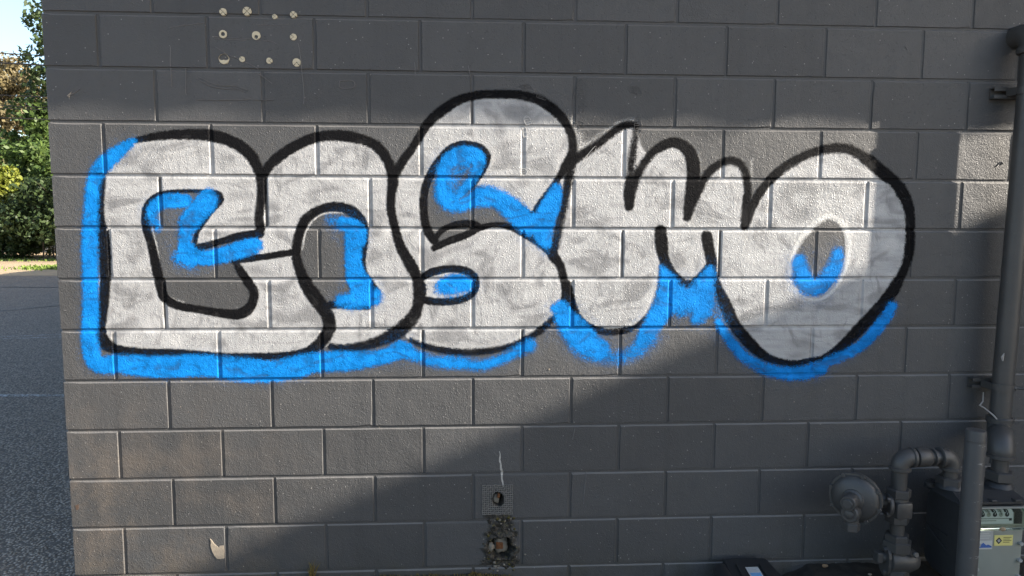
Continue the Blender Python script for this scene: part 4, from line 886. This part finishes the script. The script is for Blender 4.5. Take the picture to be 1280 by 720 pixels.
# ------------------------------------------------------------------ trees, hedge and wires beyond the lot
def leaf_mat(name, a, b, tr=.35):
    t = NT(name); c = t.mix(t.attr('tone'), a, b); c = t.mix(t.math('MULTIPLY', t.noise(.9, 3), .3), c, tuple(k * .55 for k in a))
    t.set(c, .55, .35); tl = t.new('ShaderNodeBsdfTranslucent'); t.l.new(c, tl.inputs[0]); mx = t.new('ShaderNodeMixShader'); mx.inputs[0].default_value = tr
    t.l.new(t.b.outputs[0], mx.inputs[1]); t.l.new(tl.outputs[0], mx.inputs[2]); t.l.new(mx.outputs[0], t.out.inputs[0]); return t.m
L_DARK = leaf_mat('dark_leaf', (.030, .052, .020), (.062, .095, .030)); L_MID = leaf_mat('green_leaf', (.045, .085, .022), (.10, .15, .035))
L_YEL = leaf_mat('yellow_leaf', (.13, .165, .022), (.24, .255, .04)); L_GOLD = leaf_mat('golden_needle', (.115, .095, .045), (.20, .165, .085), .25)
BARK = plain('bark', (.075, .06, .048), .9, .2, .35, 6, .02, 25)
def crown(name, clumps, per, size, m, parent, seed, droop=0.0):
    g = np.random.default_rng(seed); V = []; T = []
    C = np.repeat(np.array([c[:3] for c in clumps]), per, 0); S = np.repeat(np.array([c[3] for c in clumps]), per)
    n = len(C); d = g.normal(size=(n, 3)); d /= np.linalg.norm(d, axis=1)[:, None]; rr = S * g.uniform(.25, 1, n) ** .45
    P = C + d * rr[:, None] * np.array([1, 1, .75])
    u = g.normal(size=(n, 3)); u[:, 2] -= droop; u /= np.linalg.norm(u, axis=1)[:, None]
    w = np.cross(u, d + g.normal(size=(n, 3)) * .6); w /= np.linalg.norm(w, axis=1)[:, None] + 1e-9
    s = size * g.uniform(.6, 1.3, n)[:, None]
    q = np.stack([P - u * s * .5, P + w * s * .28, P + u * s * .5, P - w * s * .28], 1).reshape(-1, 3)
    me = bpy.data.meshes.new(name); me.vertices.add(len(q)); me.vertices.foreach_set('co', q.ravel())
    me.loops.add(4 * n); me.loops.foreach_set('vertex_index', np.arange(4 * n, dtype=np.int32)); me.polygons.add(n); me.polygons.foreach_set('loop_start', np.arange(0, 4 * n, 4, dtype=np.int32))
    me.update(calc_edges=True); me.materials.append(m)
    me.attributes.new('tone', 'FLOAT', 'POINT').data.foreach_set('value', np.repeat(np.clip(g.normal(.5, .28, n), 0, 1), 4).astype(np.float32))
    return link(bpy.data.objects.new(name, me), parent)
def tree(name, x, y, h, r, base, m, label, cat='tree', seed=1, nc=60, per=170, size=.2, cr=.75, stems=1, group=None):
    root = empty(name, (x, y, 0), label, cat, group); g = random.Random(seed); tb = MB(); cl = []
    for s_ in range(stems):
        ox = 0 if stems == 1 else g.uniform(-r * .5, r * .5); oy = 0 if stems == 1 else g.uniform(-.5, .5); lean = g.uniform(-.08, .08) * h
        P = [(x + ox + lean * u * u, y + oy, h * .82 * u) for u in [0, .15, .35, .6, 1]]; k = .022 * h / (1 if stems == 1 else 2.2)
        tb.tube([(p[0], p[1], p[2] - .2) for p in P], [k * 1.3, k, k * .8, k * .5, k * .15], 8)
        for b in range(7 if stems == 1 else 3):
            u = g.uniform(.3, .9); a = g.uniform(0, 6.28); L = r * g.uniform(.5, .9); z0 = h * .82 * u; s0 = (x + ox + lean * u * u, y + oy, z0)
            tb.tube([s0, (s0[0] + math.cos(a) * L * .5, s0[1] + math.sin(a) * L * .5, z0 + L * .25), (s0[0] + math.cos(a) * L, s0[1] + math.sin(a) * L, z0 + L * .55)], [k * .45, k * .3, k * .08], 6)
    for i in range(nc):
        while True:
            p = Vector((g.uniform(-1, 1), g.uniform(-1, 1), g.uniform(-1, 1)))
            if .35 < p.length < 1: break
        zz = base + (h - base) * (p.z * .5 + .5); cl.append((x + p.x * r, y + p.y * r, zz, cr * g.uniform(.6, 1.25)))
    tb.build('trunk', BARK, root, True); crown('crown', cl, per, size, m, root, seed); return root
def at(t_, px): a = math.atan((640 - px) / 874.9) - .05534; return 1.6287 - math.sin(a) * t_, -2.83 + math.cos(a) * t_
def put(px, t_): return tuple(round(k, 2) for k in at(t_, px))
tree('tall_tree', -13.6, 28.4, 12.6, 2.9, 3.0, L_DARK, 'tall dark leafy tree beside the building corner with sprigs against the sky', seed=3, nc=85, per=150, size=.24, cr=.8)
tree('broadleaf_tree', -16.1, 28.2, 6.5, 1.8, 1.2, L_MID, 'green broadleaf tree behind the hedge, right of the golden conifer', seed=5, nc=90, per=170, size=.22, cr=.7)
tree('golden_conifer', -23.8, 38.0, 10.2, 3.0, 2.0, L_GOLD, 'tall golden brown conifer rising above the hedge', seed=8, nc=130, per=150, size=.26, cr=.75)
tree('yellow_bush', -15.7, 23.7, 3.45, 1.0, 1.9, L_YEL, 'sunlit yellow green shrub on top of the dark hedge', 'shrub', seed=9, nc=26, per=120, size=.17, cr=.46, stems=3)
for i, (x, y, h, r) in enumerate([(-15.4, 24.2, 2.5, 1.3), (-13.2, 23.4, 2.9, 1.4), (-17.7, 24.6, 3.0, 1.3), (-20.0, 24.8, 3.3, 1.4), (-22.4, 25.2, 3.2, 1.4), (-11.0, 23.2, 3.6, 1.4), (-8.6, 23.3, 3.2, 1.4), (-6.2, 23.6, 3.4, 1.4), (-3.8, 23.4, 3.1, 1.4)]):
    tree('hedge_shrub', x, y, h, r, .55 if i in (1,) else .25, L_DARK, 'dark evergreen shrub in the hedge row behind the dirt verge', 'shrub', seed=20 + i, nc=44, per=250, size=.17, cr=.68, stems=4, group='dark shrubs in the hedge row')
for i, (x, y, h, r) in enumerate([(-27.0, 31.0, 10.0, 3.0), (-32.5, 30.0, 9.0, 3.0), (-7.5, 29.0, 9.5, 3.0), (-2.5, 30.0, 9.0, 3.0)]):
    tree('broadleaf_tree', x, y, h, r, 1.5, L_DARK if i % 2 else L_MID, 'leafy tree farther along the row behind the hedge', seed=40 + i, nc=70, per=130, size=.28, cr=.95, group='trees farther along the hedge row')
tree('loose_shrub', -15.0, 25.6, 4.6, 1.3, 1.4, L_MID, 'loose green shrub between the yellow shrub and the building corner', 'shrub', seed=61, nc=34, per=130, size=.2, cr=.5, stems=3)
WIRE = plain('black_cable', (.012, .012, .013), .5, .3, .1); POLE = plain('weathered_pole', (.12, .095, .07), .9, .2, .3, 5, .01, 30)
def sag(a, b, d, n=24):
    a = Vector(a); b = Vector(b); return [a.lerp(b, k / n) - Vector((0, 0, d * 4 * (k / n) * (1 - k / n))) for k in range(n + 1)]
ax, ay, bx, by = -34.0, 12.7, 12.0, 22.3
for (x, y) in ((ax, ay), (bx, by)):
    p = empty('utility_pole', (x, y, 0), 'weathered wooden utility pole carrying the overhead cables', 'utility pole', 'poles carrying the cables')
    MB().lathe([(.15, -.3), (.13, 4), (.10, 9.0), (.09, 9.05)], (x, y, 0), (0, 0, 1), 12).build('shaft', POLE, p, True)
    MB().box(x - .06, x + .06, y - .9, y + .9, 8.5, 8.62).box(x - .06, x + .06, y - .7, y + .7, 8.2, 8.32).build('crossarm', POLE, p)
for (dz, rad, lab) in WIRES:
    MB().tube(sag((ax, ay, dz + .12), (bx, by, dz + .12), .25), rad, 6).build('overhead_cable', WIRE, None, True, label=lab, cat='cable', group='overhead cables past the building corner')
